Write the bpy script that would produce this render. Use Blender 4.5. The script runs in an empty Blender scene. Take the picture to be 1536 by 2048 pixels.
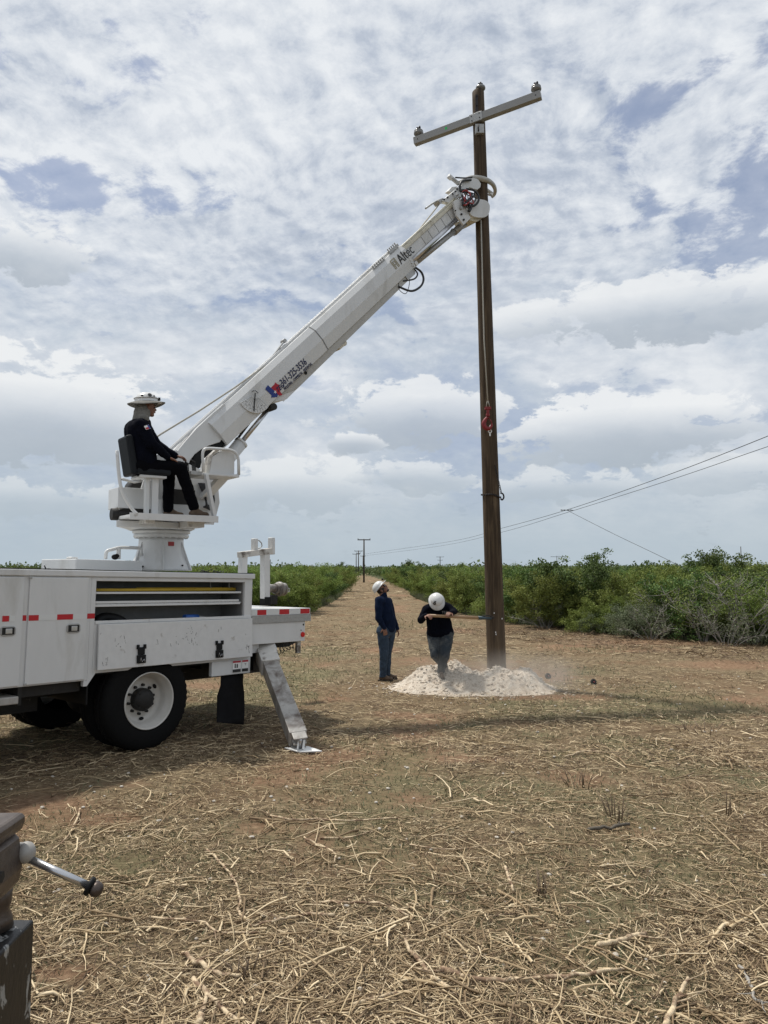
import bpy, bmesh, math, random
import numpy as np
from mathutils import Vector, Matrix, Quaternion
random.seed(7); RNG = np.random.default_rng(11)
R = math.radians
scn = bpy.context.scene
col = scn.collection

# ------------------------------------------------------------------ camera
FPX = 1520.0; CAMH = 2.05
PIT = math.atan((1137 - 1024) / FPX)
cd = bpy.data.cameras.new('camera'); cam = bpy.data.objects.new('camera', cd); col.objects.link(cam)
cam.location = (0, 0, CAMH); cam.rotation_euler = (math.pi / 2 + PIT, 0, 0)
cd.sensor_fit = 'VERTICAL'; cd.sensor_height = 36.0; cd.lens = FPX / 2048 * 36.0
cd.clip_start = 0.05; cd.clip_end = 6000
scn.camera = cam
scn.render.resolution_x = 768; scn.render.resolution_y = 1024

# ------------------------------------------------------------------ world, sun, exposure
SUN_EL = R(65); SUN_DIR = Vector((-0.83, 0.56, 0)).normalized() * math.cos(SUN_EL) + Vector((0, 0, math.sin(SUN_EL)))
scn.view_settings.view_transform = 'Standard'; scn.view_settings.look = 'None'
scn.view_settings.gamma = 1; scn.view_settings.exposure = 0.0
scn.cycles.max_bounces = 5; scn.cycles.diffuse_bounces = 3; scn.cycles.transmission_bounces = 3; scn.cycles.volume_bounces = 0
world = bpy.data.worlds.new('World'); scn.world = world; world.use_nodes = True; world.cycles.sampling_method = 'MANUAL'; world.cycles.sample_map_resolution = 512

class NT:
    """tiny node helper"""
    def __init__(s, tree): s.t = tree; s.n = tree.nodes; s.l = tree.links
    def new(s, typ, **kw):
        n = s.n.new(typ)
        for k, v in kw.items(): setattr(n, k, v)
        return n
    def put(s, sock, v):
        if v is None: return
        if hasattr(v, 'is_output') or isinstance(v, bpy.types.NodeSocket): s.l.new(v, sock)
        else:
            if isinstance(v, (tuple, list)) and len(v) == 3 and sock.type == 'RGBA': v = (*v, 1)
            sock.default_value = v
    def math(s, op, a, b=None, c=None, clamp=False):
        n = s.new('ShaderNodeMath', operation=op); n.use_clamp = clamp
        s.put(n.inputs[0], a)
        if b is not None: s.put(n.inputs[1], b)
        if c is not None: s.put(n.inputs[2], c)
        return n.outputs[0]
    def mix(s, f, a, b, mode='MIX'):
        n = s.new('ShaderNodeMix', data_type='RGBA', blend_type=mode)
        s.put(n.inputs[0], f); s.put(n.inputs[6], a); s.put(n.inputs[7], b)
        return n.outputs[2]
    def noise(s, vec, scale, detail=4, rough=.5, dist=0, out=0, lac=2.0):
        n = s.new('ShaderNodeTexNoise')
        if vec is not None: s.l.new(vec, n.inputs['Vector'])
        n.inputs['Scale'].default_value = scale; n.inputs['Detail'].default_value = detail
        n.inputs['Roughness'].default_value = rough; n.inputs['Distortion'].default_value = dist
        n.inputs['Lacunarity'].default_value = lac
        return n.outputs[out]
    def mapr(s, v, a, b, c=0, d=1, smooth=False):
        n = s.new('ShaderNodeMapRange'); n.clamp = True
        if smooth: n.interpolation_type = 'SMOOTHSTEP'
        s.put(n.inputs[0], v); n.inputs[1].default_value = a; n.inputs[2].default_value = b
        n.inputs[3].default_value = c; n.inputs[4].default_value = d
        return n.outputs[0]
    def ramp(s, f, stops):
        n = s.new('ShaderNodeValToRGB'); s.put(n.inputs[0], f)
        e = n.color_ramp.elements
        while len(e) < len(stops): e.new(.5)
        for i, (p, c) in enumerate(stops): e[i].position = p; e[i].color = (*c, 1)
        return n.outputs[0]
    def mapping(s, vec, scale=(1, 1, 1), loc=(0, 0, 0), rot=(0, 0, 0)):
        n = s.new('ShaderNodeMapping'); s.l.new(vec, n.inputs[0])
        n.inputs['Scale'].default_value = scale; n.inputs['Location'].default_value = loc; n.inputs['Rotation'].default_value = rot
        return n.outputs[0]

def _ae(px, py):
    x, yc = (px - 768) / FPX, -(py - 1024) / FPX; dy = math.cos(PIT) - yc * math.sin(PIT); dz = math.sin(PIT) + yc * math.cos(PIT)
    return math.atan2(x, dy), math.atan2(dz, math.hypot(x, dy))
SKYGAPS = [(*_ae(px, py), w / FPX, h / FPX, k) for px, py, w, h, k in ((90, 350, 170, 45, .07), (560, 560, 110, 90, .08), (470, 400, 90, 60, .04), (770, 110, 120, 70, .05), (1500, 410, 150, 130, .09), (1280, 230, 60, 60, .07), (1300, 420, 70, 50, .08), (830, 660, 90, 60, .07), (1200, 790, 110, 30, .08), (350, 130, 130, 50, .05), (620, 750, 80, 40, .09), (430, 50, 80, 40, .07), (1050, 170, 90, 60, .05))]
CUMULUS = [(*_ae(px, py), w / FPX, h / FPX, k) for px, py, w, h, k in ((1330, 640, 300, 80, .85), (40, 520, 130, 70, .8), (840, 850, 190, 85, .8), (80, 860, 240, 125, .95), (1270, 880, 250, 90, .95), (600, 1000, 190, 75, .85), (1130, 985, 160, 40, .7), (820, 965, 120, 45, .7), (60, 1010, 200, 45, .7), (705, 890, 60, 30, .8), (1480, 960, 160, 50, .6))]
def build_world():
    t = NT(world.node_tree); t.n.clear()
    out = t.new('ShaderNodeOutputWorld')
    sky = t.new('ShaderNodeTexSky', sky_type='NISHITA'); sky.sun_disc = False
    sky.sun_elevation = SUN_EL; sky.sun_rotation = math.atan2(SUN_DIR.x, SUN_DIR.y)
    sky.dust_density = 1.5; sky.air_density = 1.0; sky.ozone_density = 1.5
    bg1 = t.new('ShaderNodeBackground'); bg1.inputs[1].default_value = 0.095
    sc = t.mix(.35, sky.outputs[0], (3.3, 4.0, 6.2)); t.l.new(sc, bg1.inputs[0])
    tc = t.new('ShaderNodeTexCoord'); d = tc.outputs['Generated']
    sp = t.new('ShaderNodeSeparateXYZ'); t.l.new(d, sp.inputs[0])
    z = t.math('MAXIMUM', sp.outputs[2], 0.0)
    def voro(vec, scale, detail=3, rough=.5, smooth=.6):
        n = t.new('ShaderNodeTexVoronoi', feature='F1'); n.normalize = True; t.l.new(vec, n.inputs['Vector'])
        n.inputs['Scale'].default_value = scale; n.inputs['Detail'].default_value = detail; n.inputs['Roughness'].default_value = rough
        return t.math('SUBTRACT', 1.0, n.outputs['Distance'])
    def warp(vec, sc_, amt):
        nz = t.noise(vec, sc_, 2, .6, 0, out=1); a = t.new('ShaderNodeVectorMath', operation='SUBTRACT'); t.l.new(nz, a.inputs[0]); a.inputs[1].default_value = (.5, .5, .5)
        b = t.new('ShaderNodeVectorMath', operation='SCALE'); t.l.new(a.outputs[0], b.inputs[0]); b.inputs['Scale'].default_value = amt
        c = t.new('ShaderNodeVectorMath', operation='ADD'); t.l.new(vec, c.inputs[0]); t.l.new(b.outputs[0], c.inputs[1]); return c.outputs[0]
    az = t.math('ARCTAN2', sp.outputs[0], sp.outputs[1]); el = t.math('ARCSINE', z)
    def blob(a0, e0, w, h, f=1.0, up_only=False):
        u = t.math('DIVIDE', t.math('SUBTRACT', az, a0), w); v = t.math('DIVIDE', t.math('SUBTRACT', el, e0), h)
        return u, v, t.math('ADD', t.math('MULTIPLY', u, u), t.math('MULTIPLY', v, v))
    # cloud deck: direction projected on a flat layer overhead, softened at the horizon
    zc = t.math('ADD', z, 0.26)
    cx = t.new('ShaderNodeCombineXYZ')
    t.l.new(t.math('DIVIDE', sp.outputs[0], zc), cx.inputs[0]); t.l.new(t.math('DIVIDE', sp.outputs[1], zc), cx.inputs[1])
    p = t.mapping(cx.outputs[0], loc=(5.3, 2.9, 0), rot=(0, 0, R(20)))
    pw = warp(p, 3.0, .12)
    def deck(vec):
        a = t.noise(vec, 1.9, 2, .5, 0)
        b = t.noise(vec, 6.5, 9, .66, 0)
        c = voro(vec, 8.0, 2.0, .55)
        return t.math('ADD', t.math('ADD', t.math('MULTIPLY', a, .34), t.math('MULTIPLY', b, .38)), t.math('MULTIPLY', t.math('SUBTRACT', c, .17), .34))
    n0 = deck(pw)
    n1 = deck(t.mapping(pw, loc=(-.020, .016, 0)))
    gaps = None       # clearer patches of sky
    for (a0, e0, w, h, k) in SKYGAPS:
        g = t.math('MULTIPLY', t.math('EXPONENT', t.math('MULTIPLY', blob(a0, e0, w, h)[2], -1.0)), k)
        gaps = g if gaps is None else t.math('ADD', gaps, g)
    n0c = t.math('SUBTRACT', n0, gaps)
    cov = t.mapr(n0c, .425, .485, 0, 1, True)
    emb = t.math('MULTIPLY', t.math('SUBTRACT', n0, n1), 5.5)
    thick = t.noise(p, 1.5, 2, .5, 0)
    sh = t.math('ADD', t.mapr(thick, .34, .66, .84, .36), emb)
    sh = t.math('ADD', sh, t.math('MULTIPLY', t.math('SUBTRACT', t.noise(pw, 22, 6, .7, 0), .5), .8))
    hi = t.ramp(sh, [(0.0, (.41, .47, .57)), (.32, (.52, .575, .665)), (.58, (.66, .705, .77)), (1.0, (.82, .85, .885))])
    # low heaps: direction space
    q = t.mapping(d, scale=(2.6, 2.6, 5.0), loc=(1.7, 4.4, .6)); qw = warp(q, 4.0, .12)
    fine = t.noise(qw, 6.5, 7, .64, 0); puff = voro(qw, 6.0, 1.5, .5)
    soft = t.ramp(t.math('ADD', t.math('MULTIPLY', t.noise(q, 1.7, 3, .55, 0), .7), t.math('MULTIPLY', fine, .3)), [(.38, (.38, .46, .60)), (.47, (.50, .57, .66)), (.54, (.62, .67, .735)), (.63, (.78, .81, .845))])
    band = t.mapr(t.math('ADD', z, t.math('MULTIPLY', t.math('SUBTRACT', fine, .5), .3)), .20, .44, 1, 0, True)
    cl = t.mix(t.math('MULTIPLY', band, .85), hi, soft)
    alpha = t.math('MAXIMUM', cov, t.math('MULTIPLY', band, t.mapr(t.math('SUBTRACT', t.math('ADD', fine, t.math('MULTIPLY', cov, .2)), gaps), .42, .56, .45, .96)))
    rag = t.math('ADD', t.math('MULTIPLY', t.math('SUBTRACT', fine, .5), 4.6), t.math('MULTIPLY', t.math('SUBTRACT', puff, .62), 2.6))
    for (a0, e0, w, h, k) in CUMULUS:
        u, v, r2 = blob(a0, e0, w, h)
        below = t.math('MULTIPLY', t.math('MINIMUM', v, 0), -1.6)
        f = t.math('ADD', t.math('SUBTRACT', t.math('SUBTRACT', 1.0, r2), below), rag)
        m_ = t.mapr(f, .0, .42, 0, k, True)
        top = t.math('ADD', t.math('SUBTRACT', t.math('MULTIPLY', v, .75), t.math('MULTIPLY', f, .22)), t.math('ADD', .42, t.math('MULTIPLY', rag, .26)))
        c = t.ramp(top, [(.0, (.40, .455, .52)), (.28, (.50, .555, .62)), (.55, (.68, .72, .765)), (.85, (.85, .87, .885))])
        cl = t.mix(m_, cl, c); alpha = t.math('MAXIMUM', alpha, m_)
    # haze towards the horizon
    veil = t.mapr(z, 0.0, .19, .90, 0.0, True)
    cl = t.mix(veil, cl, (.46, .54, .60))
    alpha = t.math('MAXIMUM', alpha, veil)
    alpha = t.mapr(alpha, 0, 1, .30, 1)
    bg2 = t.new('ShaderNodeBackground'); bg2.inputs[1].default_value = 1.0; t.l.new(cl, bg2.inputs[0])
    mx = t.new('ShaderNodeMixShader'); t.l.new(alpha, mx.inputs[0]); t.l.new(bg1.outputs[0], mx.inputs[1]); t.l.new(bg2.outputs[0], mx.inputs[2])
    t.l.new(mx.outputs[0], out.inputs[0])
build_world()
ld = bpy.data.lights.new('sun', 'SUN'); ld.energy = 4.0; ld.angle = R(3.6); ld.color = (1, .955, .88)
sun = bpy.data.objects.new('sun', ld); col.objects.link(sun)
sun.rotation_euler = (-SUN_DIR).to_track_quat('-Z', 'Y').to_euler(); sun.location = (0, 0, 40)

# ------------------------------------------------------------------ calibration helpers (world geometry from sight lines)
Fv = np.array([0, math.cos(PIT), math.sin(PIT)]); Uv = np.array([0, -math.sin(PIT), math.cos(PIT)]); Rv = np.array([1., 0, 0]); Cv = np.array([0, 0, CAMH])
def ray(x, y): return Fv + (x - 768) / FPX * Rv - (y - 1024) / FPX * Uv
def atY(x, y, Y): d = ray(x, y); return Vector(Cv + d * Y / d[1])
def gnd(x, y, z=0.0): d = ray(x, y); return Vector(Cv + d * (z - CAMH) / d[2])
TRK = Matrix.Translation((-3.66, 9.405, 0)) @ Matrix.Rotation(R(51.6), 4, 'Z') @ Matrix.Rotation(R(1.2), 4, 'Y')
BOOMW = Matrix.Translation((-3.0, 10.24, 0)) @ Matrix.Rotation(math.atan2(3.6, 5.02), 4, 'Z')
TB = TRK.inverted() @ BOOMW            # boom frame -> truck frame
def onplane(M, x, y, ax, val):
    Mi = M.inverted(); c = Mi @ Vector(Cv); d = Mi.to_3x3() @ Vector(ray(x, y))
    return c + d * ((val - c[ax]) / d[ax])
def TL(x, y, yy): return onplane(TRK, x, y, 1, yy)
def BL(x, y, v): return onplane(BOOMW, x, y, 1, -v)      # v>0 is the side nearer the camera

# ------------------------------------------------------------------ materials
def mat(name, base=(.5, .5, .5), rough=.6, metal=0.0, var=0.0, vscale=5.0, col2=None, thr=(.5, .62), bump=0.0, bscale=40, stretch=(1, 1, 1), spec=.5, coat=0, trans=0, fine=0):
    m = bpy.data.materials.new(name); m.use_nodes = True; t = NT(m.node_tree); t.n.clear()
    o = t.new('ShaderNodeOutputMaterial'); b = t.new('ShaderNodeBsdfPrincipled'); t.l.new(b.outputs[0], o.inputs[0])
    b.inputs['Roughness'].default_value = rough; b.inputs['Metallic'].default_value = metal; b.inputs['Specular IOR Level'].default_value = spec
    b.inputs['Coat Weight'].default_value = coat
    tc = t.new('ShaderNodeTexCoord'); v = t.mapping(tc.outputs['Object'], scale=stretch)
    c = None
    if col2 is not None:
        f = t.mapr(t.noise(v, vscale, 8, .62, .4), thr[0], thr[1]); c = t.mix(f, base, col2)
    if var:
        f = t.mapr(t.noise(v, vscale * 1.7, 5, .6), .25, .75, 1 - var, 1 + var)
        g = t.new('ShaderNodeVectorMath', operation='SCALE')
        if c is None: g.inputs[0].default_value = base
        else: t.l.new(c, g.inputs[0])
        t.l.new(f, g.inputs['Scale']); c = g.outputs[0]
    if c is None: b.inputs['Base Color'].default_value = (*base, 1)
    else: t.l.new(c, b.inputs['Base Color'])
    if bump:
        bp = t.new('ShaderNodeBump'); bp.inputs['Strength'].default_value = bump; bp.inputs['Distance'].default_value = .02
        t.l.new(t.noise(v, bscale, 6, .6), bp.inputs['Height']); t.l.new(bp.outputs[0], b.inputs['Normal'])
    return m

M = {}
M['white'] = mat('white_paint', (.60, .605, .60), .38, var=.05, vscale=2.4, col2=(.40, .385, .35), thr=(.55, .80), stretch=(1, 1, .28))
M['white2'] = mat('scuffed_white_paint', (.60, .60, .59), .45, var=.06, vscale=7, col2=(.36, .34, .31), thr=(.62, .72), bump=.05, bscale=20)
M['keel'] = mat('grey_beige_boom_paint', (.40, .39, .36), .5, var=.08, vscale=6, col2=(.26, .25, .22), thr=(.55, .75))  # uneven grey beige, darker than the white paint
M['cream'] = mat('cream_fibreglass', (.60, .57, .47), .5, var=.1, vscale=8, col2=(.38, .35, .27), thr=(.5, .7))
M['dirty'] = mat('grimy_white_steel', (.55, .53, .49), .5, var=.12, vscale=5, col2=(.14, .115, .095), thr=(.53, .64), bump=.08, stretch=(1, 1, 1))
M['leg'] = mat('scraped_steel', (.36, .345, .32), .5, .15, var=.18, vscale=4, col2=(.10, .075, .06), thr=(.46, .68), stretch=(1.3, 1.3, .5))
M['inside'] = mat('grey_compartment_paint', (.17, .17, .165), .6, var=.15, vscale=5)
M['rubber'] = mat('tyre_rubber', (.008, .008, .008), .9, var=.2, vscale=20, spec=.12)
M['black'] = mat('black_plastic', (.007, .0075, .008), .55, spec=.2)
M['flap'] = mat('black_rubber_flap', (.009, .009, .010), .8, var=.3, vscale=6, spec=.12)
M['grease'] = mat('dark_greasy_steel', (.012, .011, .010), .65, .1, var=.4, vscale=14, col2=(.09, .08, .07), thr=(.64, .74))
M['rim'] = mat('rim_paint', (.52, .50, .46), .45, var=.08, vscale=6)
M['red'] = mat('red_reflector', (.45, .012, .02), .3)
M['tapewhite'] = mat('silver_reflective_tape', (.62, .63, .62), .3)
M['lamp'] = mat('red_lens', (.55, .01, .012), .25)
M['steel'] = mat('bright_steel', (.55, .55, .56), .28, .9, var=.1, vscale=12)
M['galv'] = mat('galvanised_steel', (.38, .38, .37), .5, .5, var=.15, vscale=20)
M['hose'] = mat('black_hose', (.012, .012, .014), .45)
M['redhose'] = mat('red_hose', (.30, .03, .03), .5)
M['yellow'] = mat('yellow_fibreglass', (.52, .34, .03), .5, var=.1)
M['blue'] = mat('blue_plastic', (.02, .10, .38), .45)
M['ink'] = mat('navy_lettering', (.012, .02, .08), .5)
M['inkblk'] = mat('black_lettering', (.02, .02, .02), .5)
M['logoblue'] = mat('logo_blue', (.015, .04, .22), .5)
M['logored'] = mat('logo_red', (.40, .012, .03), .5)
M['logotan'] = mat('logo_tan', (.30, .27, .17), .5)
M['decalwhite'] = mat('decal_white', (.75, .75, .73), .5)
M['arm'] = mat('grey_fibreglass', (.27, .27, .265), .5, var=.05)
M['green'] = mat('green_mark', (.03, .5, .12), .5)
M['porc'] = mat('grey_porcelain', (.17, .168, .16), .25, var=.06)
M['skin'] = mat('skin', (.20, .095, .06), .55, var=.08, vscale=20)
M['navy'] = mat('navy_knit', (.008, .014, .034), .9, var=.25, vscale=9, bump=.25, bscale=14, spec=.06)
M['navyblk'] = mat('navy_black_work_shirt', (.0035, .0042, .0085), .9, var=.25, vscale=9, bump=.25, bscale=14, spec=.06)
M['blackcloth'] = mat('black_work_trousers', (.003, .003, .0045), .9, var=.2, vscale=9, bump=.2, bscale=14, spec=.06)
M['denim'] = mat('dark_denim', (.030, .048, .075), .85, var=.35, vscale=8, bump=.3, bscale=16, spec=.2)
M['denimdust'] = mat('dusty_dark_trousers', (.030, .038, .046), .85, col2=(.11, .115, .115), vscale=4, thr=(.5, .68), var=.2, bump=.3, bscale=16, spec=.2)
M['boot'] = mat('tan_boot_leather', (.09, .058, .035), .7, var=.25, vscale=12, bump=.1)
M['sole'] = mat('dark_boot_sole', (.03, .025, .02), .8)
M['hat'] = mat('white_hard_hat', (.62, .62, .61), .3, var=.04, vscale=8)
M['shade'] = mat('grey_sun_shade_cloth', (.17, .165, .15), .9, var=.3, vscale=20, bump=.25, bscale=25)
M['hair'] = mat('dark_hair', (.015, .011, .009), .7)
M['glass'] = mat('dark_glasses', (.01, .01, .012), .12)
M['seatv'] = mat('charcoal_vinyl', (.012, .014, .017), .6, var=.15, spec=.15)
M['handlewood'] = mat('ash_handle', (.34, .215, .115), .5, var=.18, vscale=10, stretch=(1, 6, 6))
M['bluegrey'] = mat('blue_grey_steel', (.05, .075, .09), .5, .3)
M['ropemat'] = mat('winch_rope_fibre', (.40, .38, .33), .8, var=.2, vscale=60)
M['hookred'] = mat('red_painted_hook', (.20, .012, .014), .55, var=.25, vscale=20)
M['chain'] = mat('dark_chain', (.03, .025, .025), .5, .5)
M['wire'] = mat('weathered_conductor', (.06, .06, .06), .6, .3)
M['castiron'] = mat('vise_casting', (.105, .085, .072), .42, .6, var=.3, vscale=30, col2=(.07, .05, .045), thr=(.5, .7), bump=.1, bscale=120)
M['blackpaint'] = mat('chipped_black_paint', (.005, .005, .006), .45, var=.2, vscale=30, col2=(.26, .26, .25), thr=(.60, .615), stretch=(1.6, 1.6, .7), bump=.1, bscale=50)
M['barewood'] = mat('bare_branch_wood', (.58, .46, .30), .8, var=.35, vscale=12, col2=(.20, .125, .075), thr=(.46, .58), stretch=(1, 1, 1), bump=.4, bscale=90)
M['greywood'] = mat('grey_dead_wood', (.30, .28, .25), .8, var=.25, vscale=14)
M['barkstem'] = mat('brush_bark', (.10, .085, .065), .85, var=.3, vscale=10)
M['twigdark'] = mat('dry_stalk', (.16, .115, .075), .85, var=.3, vscale=20)
M['farpole'] = mat('far_pole_timber', (.055, .045, .038), .8)
M['rock'] = mat('pale_stone', (.50, .46, .40), .85, var=.2, vscale=30, bump=.4)

def attr_mat(name, stops, rough=.85, translucent=0.0, spec=.3, extra=None):
    m = bpy.data.materials.new(name); m.use_nodes = True; t = NT(m.node_tree); t.n.clear()
    o = t.new('ShaderNodeOutputMaterial'); b = t.new('ShaderNodeBsdfPrincipled')
    a = t.new('ShaderNodeAttribute', attribute_name='rnd')
    c = t.ramp(a.outputs['Fac'], stops)
    if extra:
        oi = t.new('ShaderNodeObjectInfo')
        hs = t.new('ShaderNodeHueSaturation'); t.l.new(c, hs.inputs['Color'])
        t.l.new(t.mapr(oi.outputs['Random'], 0, 1, .48, .525), hs.inputs['Hue']); t.l.new(t.mapr(oi.outputs['Random'], 0, 1, extra[0], extra[1]), hs.inputs['Value'])
        c = hs.outputs[0]
    t.l.new(c, b.inputs['Base Color']); b.inputs['Roughness'].default_value = rough; b.inputs['Specular IOR Level'].default_value = spec
    if translucent:
        tr = t.new('ShaderNodeBsdfTranslucent'); t.l.new(c, tr.inputs[0]); mx = t.new('ShaderNodeMixShader'); mx.inputs[0].default_value = translucent
        t.l.new(b.outputs[0], mx.inputs[1]); t.l.new(tr.outputs[0], mx.inputs[2]); t.l.new(mx.outputs[0], o.inputs[0])
    else: t.l.new(b.outputs[0], o.inputs[0])
    return m
M['straw'] = attr_mat('dry_litter', [(0, (.045, .028, .018)), (.26, (.115, .076, .046)), (.55, (.28, .20, .115)), (.80, (.47, .36, .215)), (1, (.70, .57, .38))], .8)
M['grass'] = attr_mat('sparse_green_grass', [(0, (.08, .085, .045)), (.5, (.14, .145, .08)), (1, (.22, .22, .13))], .8, .2)
M['leaf_mesq'] = attr_mat('mesquite_leaves', [(0, (.085, .112, .024)), (.5, (.175, .225, .048)), (1, (.32, .36, .11))], .75, .3, extra=(.75, 1.2))
M['leaf_dark'] = attr_mat('dark_brush_leaves', [(0, (.042, .068, .020)), (.5, (.088, .142, .036)), (1, (.17, .225, .07))], .7, .22, extra=(.75, 1.25))
M['leaf_sage'] = attr_mat('grey_green_leaves', [(0, (.08, .095, .05)), (.5, (.15, .17, .095)), (1, (.24, .255, .16))], .8, .25, extra=(.8, 1.1))
M['leaf_far'] = attr_mat('far_brush_leaves', [(0, (.06, .085, .030)), (.5, (.105, .145, .05)), (1, (.18, .21, .09))], .8, .2)

def pole_mat():
    m = bpy.data.materials.new('treated_pole_timber'); m.use_nodes = True; t = NT(m.node_tree); t.n.clear()
    o = t.new('ShaderNodeOutputMaterial'); b = t.new('ShaderNodeBsdfPrincipled'); t.l.new(b.outputs[0], o.inputs[0])
    tc = t.new('ShaderNodeTexCoord'); ob = tc.outputs['Object']
    v = t.mapping(ob, scale=(9, 9, .55)); g = t.noise(v, 2.2, 9, .65, .5)
    v2 = t.mapping(ob, scale=(1, 1, .35)); big = t.noise(v2, 1.4, 4, .5)
    c = t.ramp(g, [(.28, (.018, .011, .007)), (.45, (.050, .034, .020)), (.60, (.098, .068, .040)), (.75, (.18, .132, .082))])
    c = t.mix(t.mapr(big, .35, .7, 0, .55), c, (.066, .045, .029))
    sp = t.new('ShaderNodeSeparateXYZ'); t.l.new(ob, sp.inputs[0])
    c = t.mix(t.mapr(sp.outputs[2], 1.6, 0, 0, .42), c, (.17, .125, .085))
    vk = t.new('ShaderNodeTexVoronoi'); vk.inputs['Scale'].default_value = 2.3; t.l.new(t.mapping(ob, scale=(2.2, 2.2, 1)), vk.inputs['Vector'])
    c = t.mix(t.mapr(vk.outputs['Distance'], .05, .11, .8, 0), c, (.028, .016, .01))
    t.l.new(c, b.inputs['Base Color']); b.inputs['Roughness'].default_value = .8; b.inputs['Specular IOR Level'].default_value = .25
    bp = t.new('ShaderNodeBump'); bp.inputs['Strength'].default_value = .6; bp.inputs['Distance'].default_value = .012
    t.l.new(g, bp.inputs['Height']); t.l.new(bp.outputs[0], b.inputs['Normal'])
    return m
M['pole'] = pole_mat()

def ground_mat():
    m = bpy.data.materials.new('mulched_ground'); m.use_nodes = True; t = NT(m.node_tree); t.n.clear()
    o = t.new('ShaderNodeOutputMaterial'); b = t.new('ShaderNodeBsdfPrincipled'); t.l.new(b.outputs[0], o.inputs[0])
    tc = t.new('ShaderNodeTexCoord'); ob = tc.outputs['Object']
    bare = t.new('ShaderNodeAttribute', attribute_name='bare').outputs['Fac']
    grn = t.new('ShaderNodeAttribute', attribute_name='green').outputs['Fac']
    def streak(rot, sc, sy):
        return t.noise(t.mapping(ob, scale=(1, sy, 1), rot=(0, 0, rot)), sc, 6, .7, .6)
    s1 = streak(.5, 8, 6); s2 = streak(-.7, 9, 6); s3 = streak(1.5, 7, 5)
    s = t.math('MAXIMUM', t.math('MAXIMUM', s1, s2), s3)
    straw = t.ramp(s, [(.45, (.06, .042, .026)), (.53, (.17, .128, .077)), (.62, (.33, .26, .158)), (.76, (.52, .42, .27))])
    mot = t.noise(ob, 3.5, 8, .72, .4)
    straw = t.mix(t.mapr(mot, .50, .66, 0, .75), straw, t.ramp(t.noise(ob, 30, 6, .7), [(.35, (.05, .034, .022)), (.6, (.17, .115, .07)), (.75, (.33, .25, .155))]))
    mid = t.noise(ob, .55, 6, .62, .3)
    straw = t.mix(t.mapr(mid, .47, .66, 0, .6), straw, (.19, .115, .068))
    soilc = t.ramp(t.noise(ob, 14, 8, .7), [(.3, (.12, .070, .043)), (.5, (.235, .145, .090)), (.7, (.38, .26, .165))])
    patch = t.mapr(t.math('ADD', bare, t.math('MULTIPLY', t.math('SUBTRACT', t.noise(ob, 5, 7, .7), .5), 1.3)), .35, .75, 0, .85)
    c = t.mix(patch, straw, soilc)
    gp = t.mapr(t.math('ADD', grn, t.math('MULTIPLY', t.math('SUBTRACT', t.noise(ob, 12, 7, .75), .5), 1.6)), .45, .95, 0, .55)
    c = t.mix(gp, c, (.16, .16, .085))
    # the uncleared ground under and beyond the brush
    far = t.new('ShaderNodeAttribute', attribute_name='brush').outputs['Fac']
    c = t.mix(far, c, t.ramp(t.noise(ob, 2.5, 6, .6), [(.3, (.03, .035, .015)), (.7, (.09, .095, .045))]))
    t.l.new(c, b.inputs['Base Color']); b.inputs['Roughness'].default_value = .95; b.inputs['Specular IOR Level'].default_value = .1
    bp = t.new('ShaderNodeBump'); bp.inputs['Strength'].default_value = .9; bp.inputs['Distance'].default_value = .03
    h = t.math('ADD', s, t.noise(ob, 25, 8, .7)); t.l.new(h, bp.inputs['Height']); t.l.new(bp.outputs[0], b.inputs['Normal'])
    return m
M['ground'] = ground_mat()

def pile_mat():
    m = bpy.data.materials.new('white_caliche'); m.use_nodes = True; t = NT(m.node_tree); t.n.clear()
    o = t.new('ShaderNodeOutputMaterial'); b = t.new('ShaderNodeBsdfPrincipled'); t.l.new(b.outputs[0], o.inputs[0])
    tc = t.new('ShaderNodeTexCoord'); ob = tc.outputs['Object']
    n = t.noise(ob, 9, 9, .68); f = t.noise(ob, 60, 6, .7)
    c = t.ramp(n, [(.3, (.50, .41, .32)), (.5, (.70, .61, .50)), (.7, (.82, .76, .66))])
    c = t.mix(t.mapr(f, .55, .72, 0, .5), c, (.36, .27, .19))
    t.l.new(c, b.inputs['Base Color']); b.inputs['Roughness'].default_value = .95; b.inputs['Specular IOR Level'].default_value = .1
    bp = t.new('ShaderNodeBump'); bp.inputs['Strength'].default_value = 1; bp.inputs['Distance'].default_value = .03
    t.l.new(t.math('ADD', f, n), bp.inputs['Height']); t.l.new(bp.outputs[0], b.inputs['Normal'])
    return m
M['pile'] = pile_mat()

# ------------------------------------------------------------------ mesh helpers
def tag(o, label=None, cat=None, group=None, kind=None):
    if label: o['label'] = label
    if cat: o['category'] = cat
    if group: o['group'] = group
    if kind: o['kind'] = kind
    return o
def empty(name, label, cat, loc=(0, 0, 0), rotz=0, group=None, matrix=None):
    o = bpy.data.objects.new(name, None); col.objects.link(o); o.empty_display_size = .2
    if matrix is not None: o.matrix_world = matrix
    else: o.location = loc; o.rotation_euler = (0, 0, rotz)
    return tag(o, label, cat, group)
def copy_tree(o, parent=None):
    c = o.copy(); col.objects.link(c); c.parent = parent
    for ch in [x for x in col.objects if x.parent == o]: copy_tree(ch, c)
    return c

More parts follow.
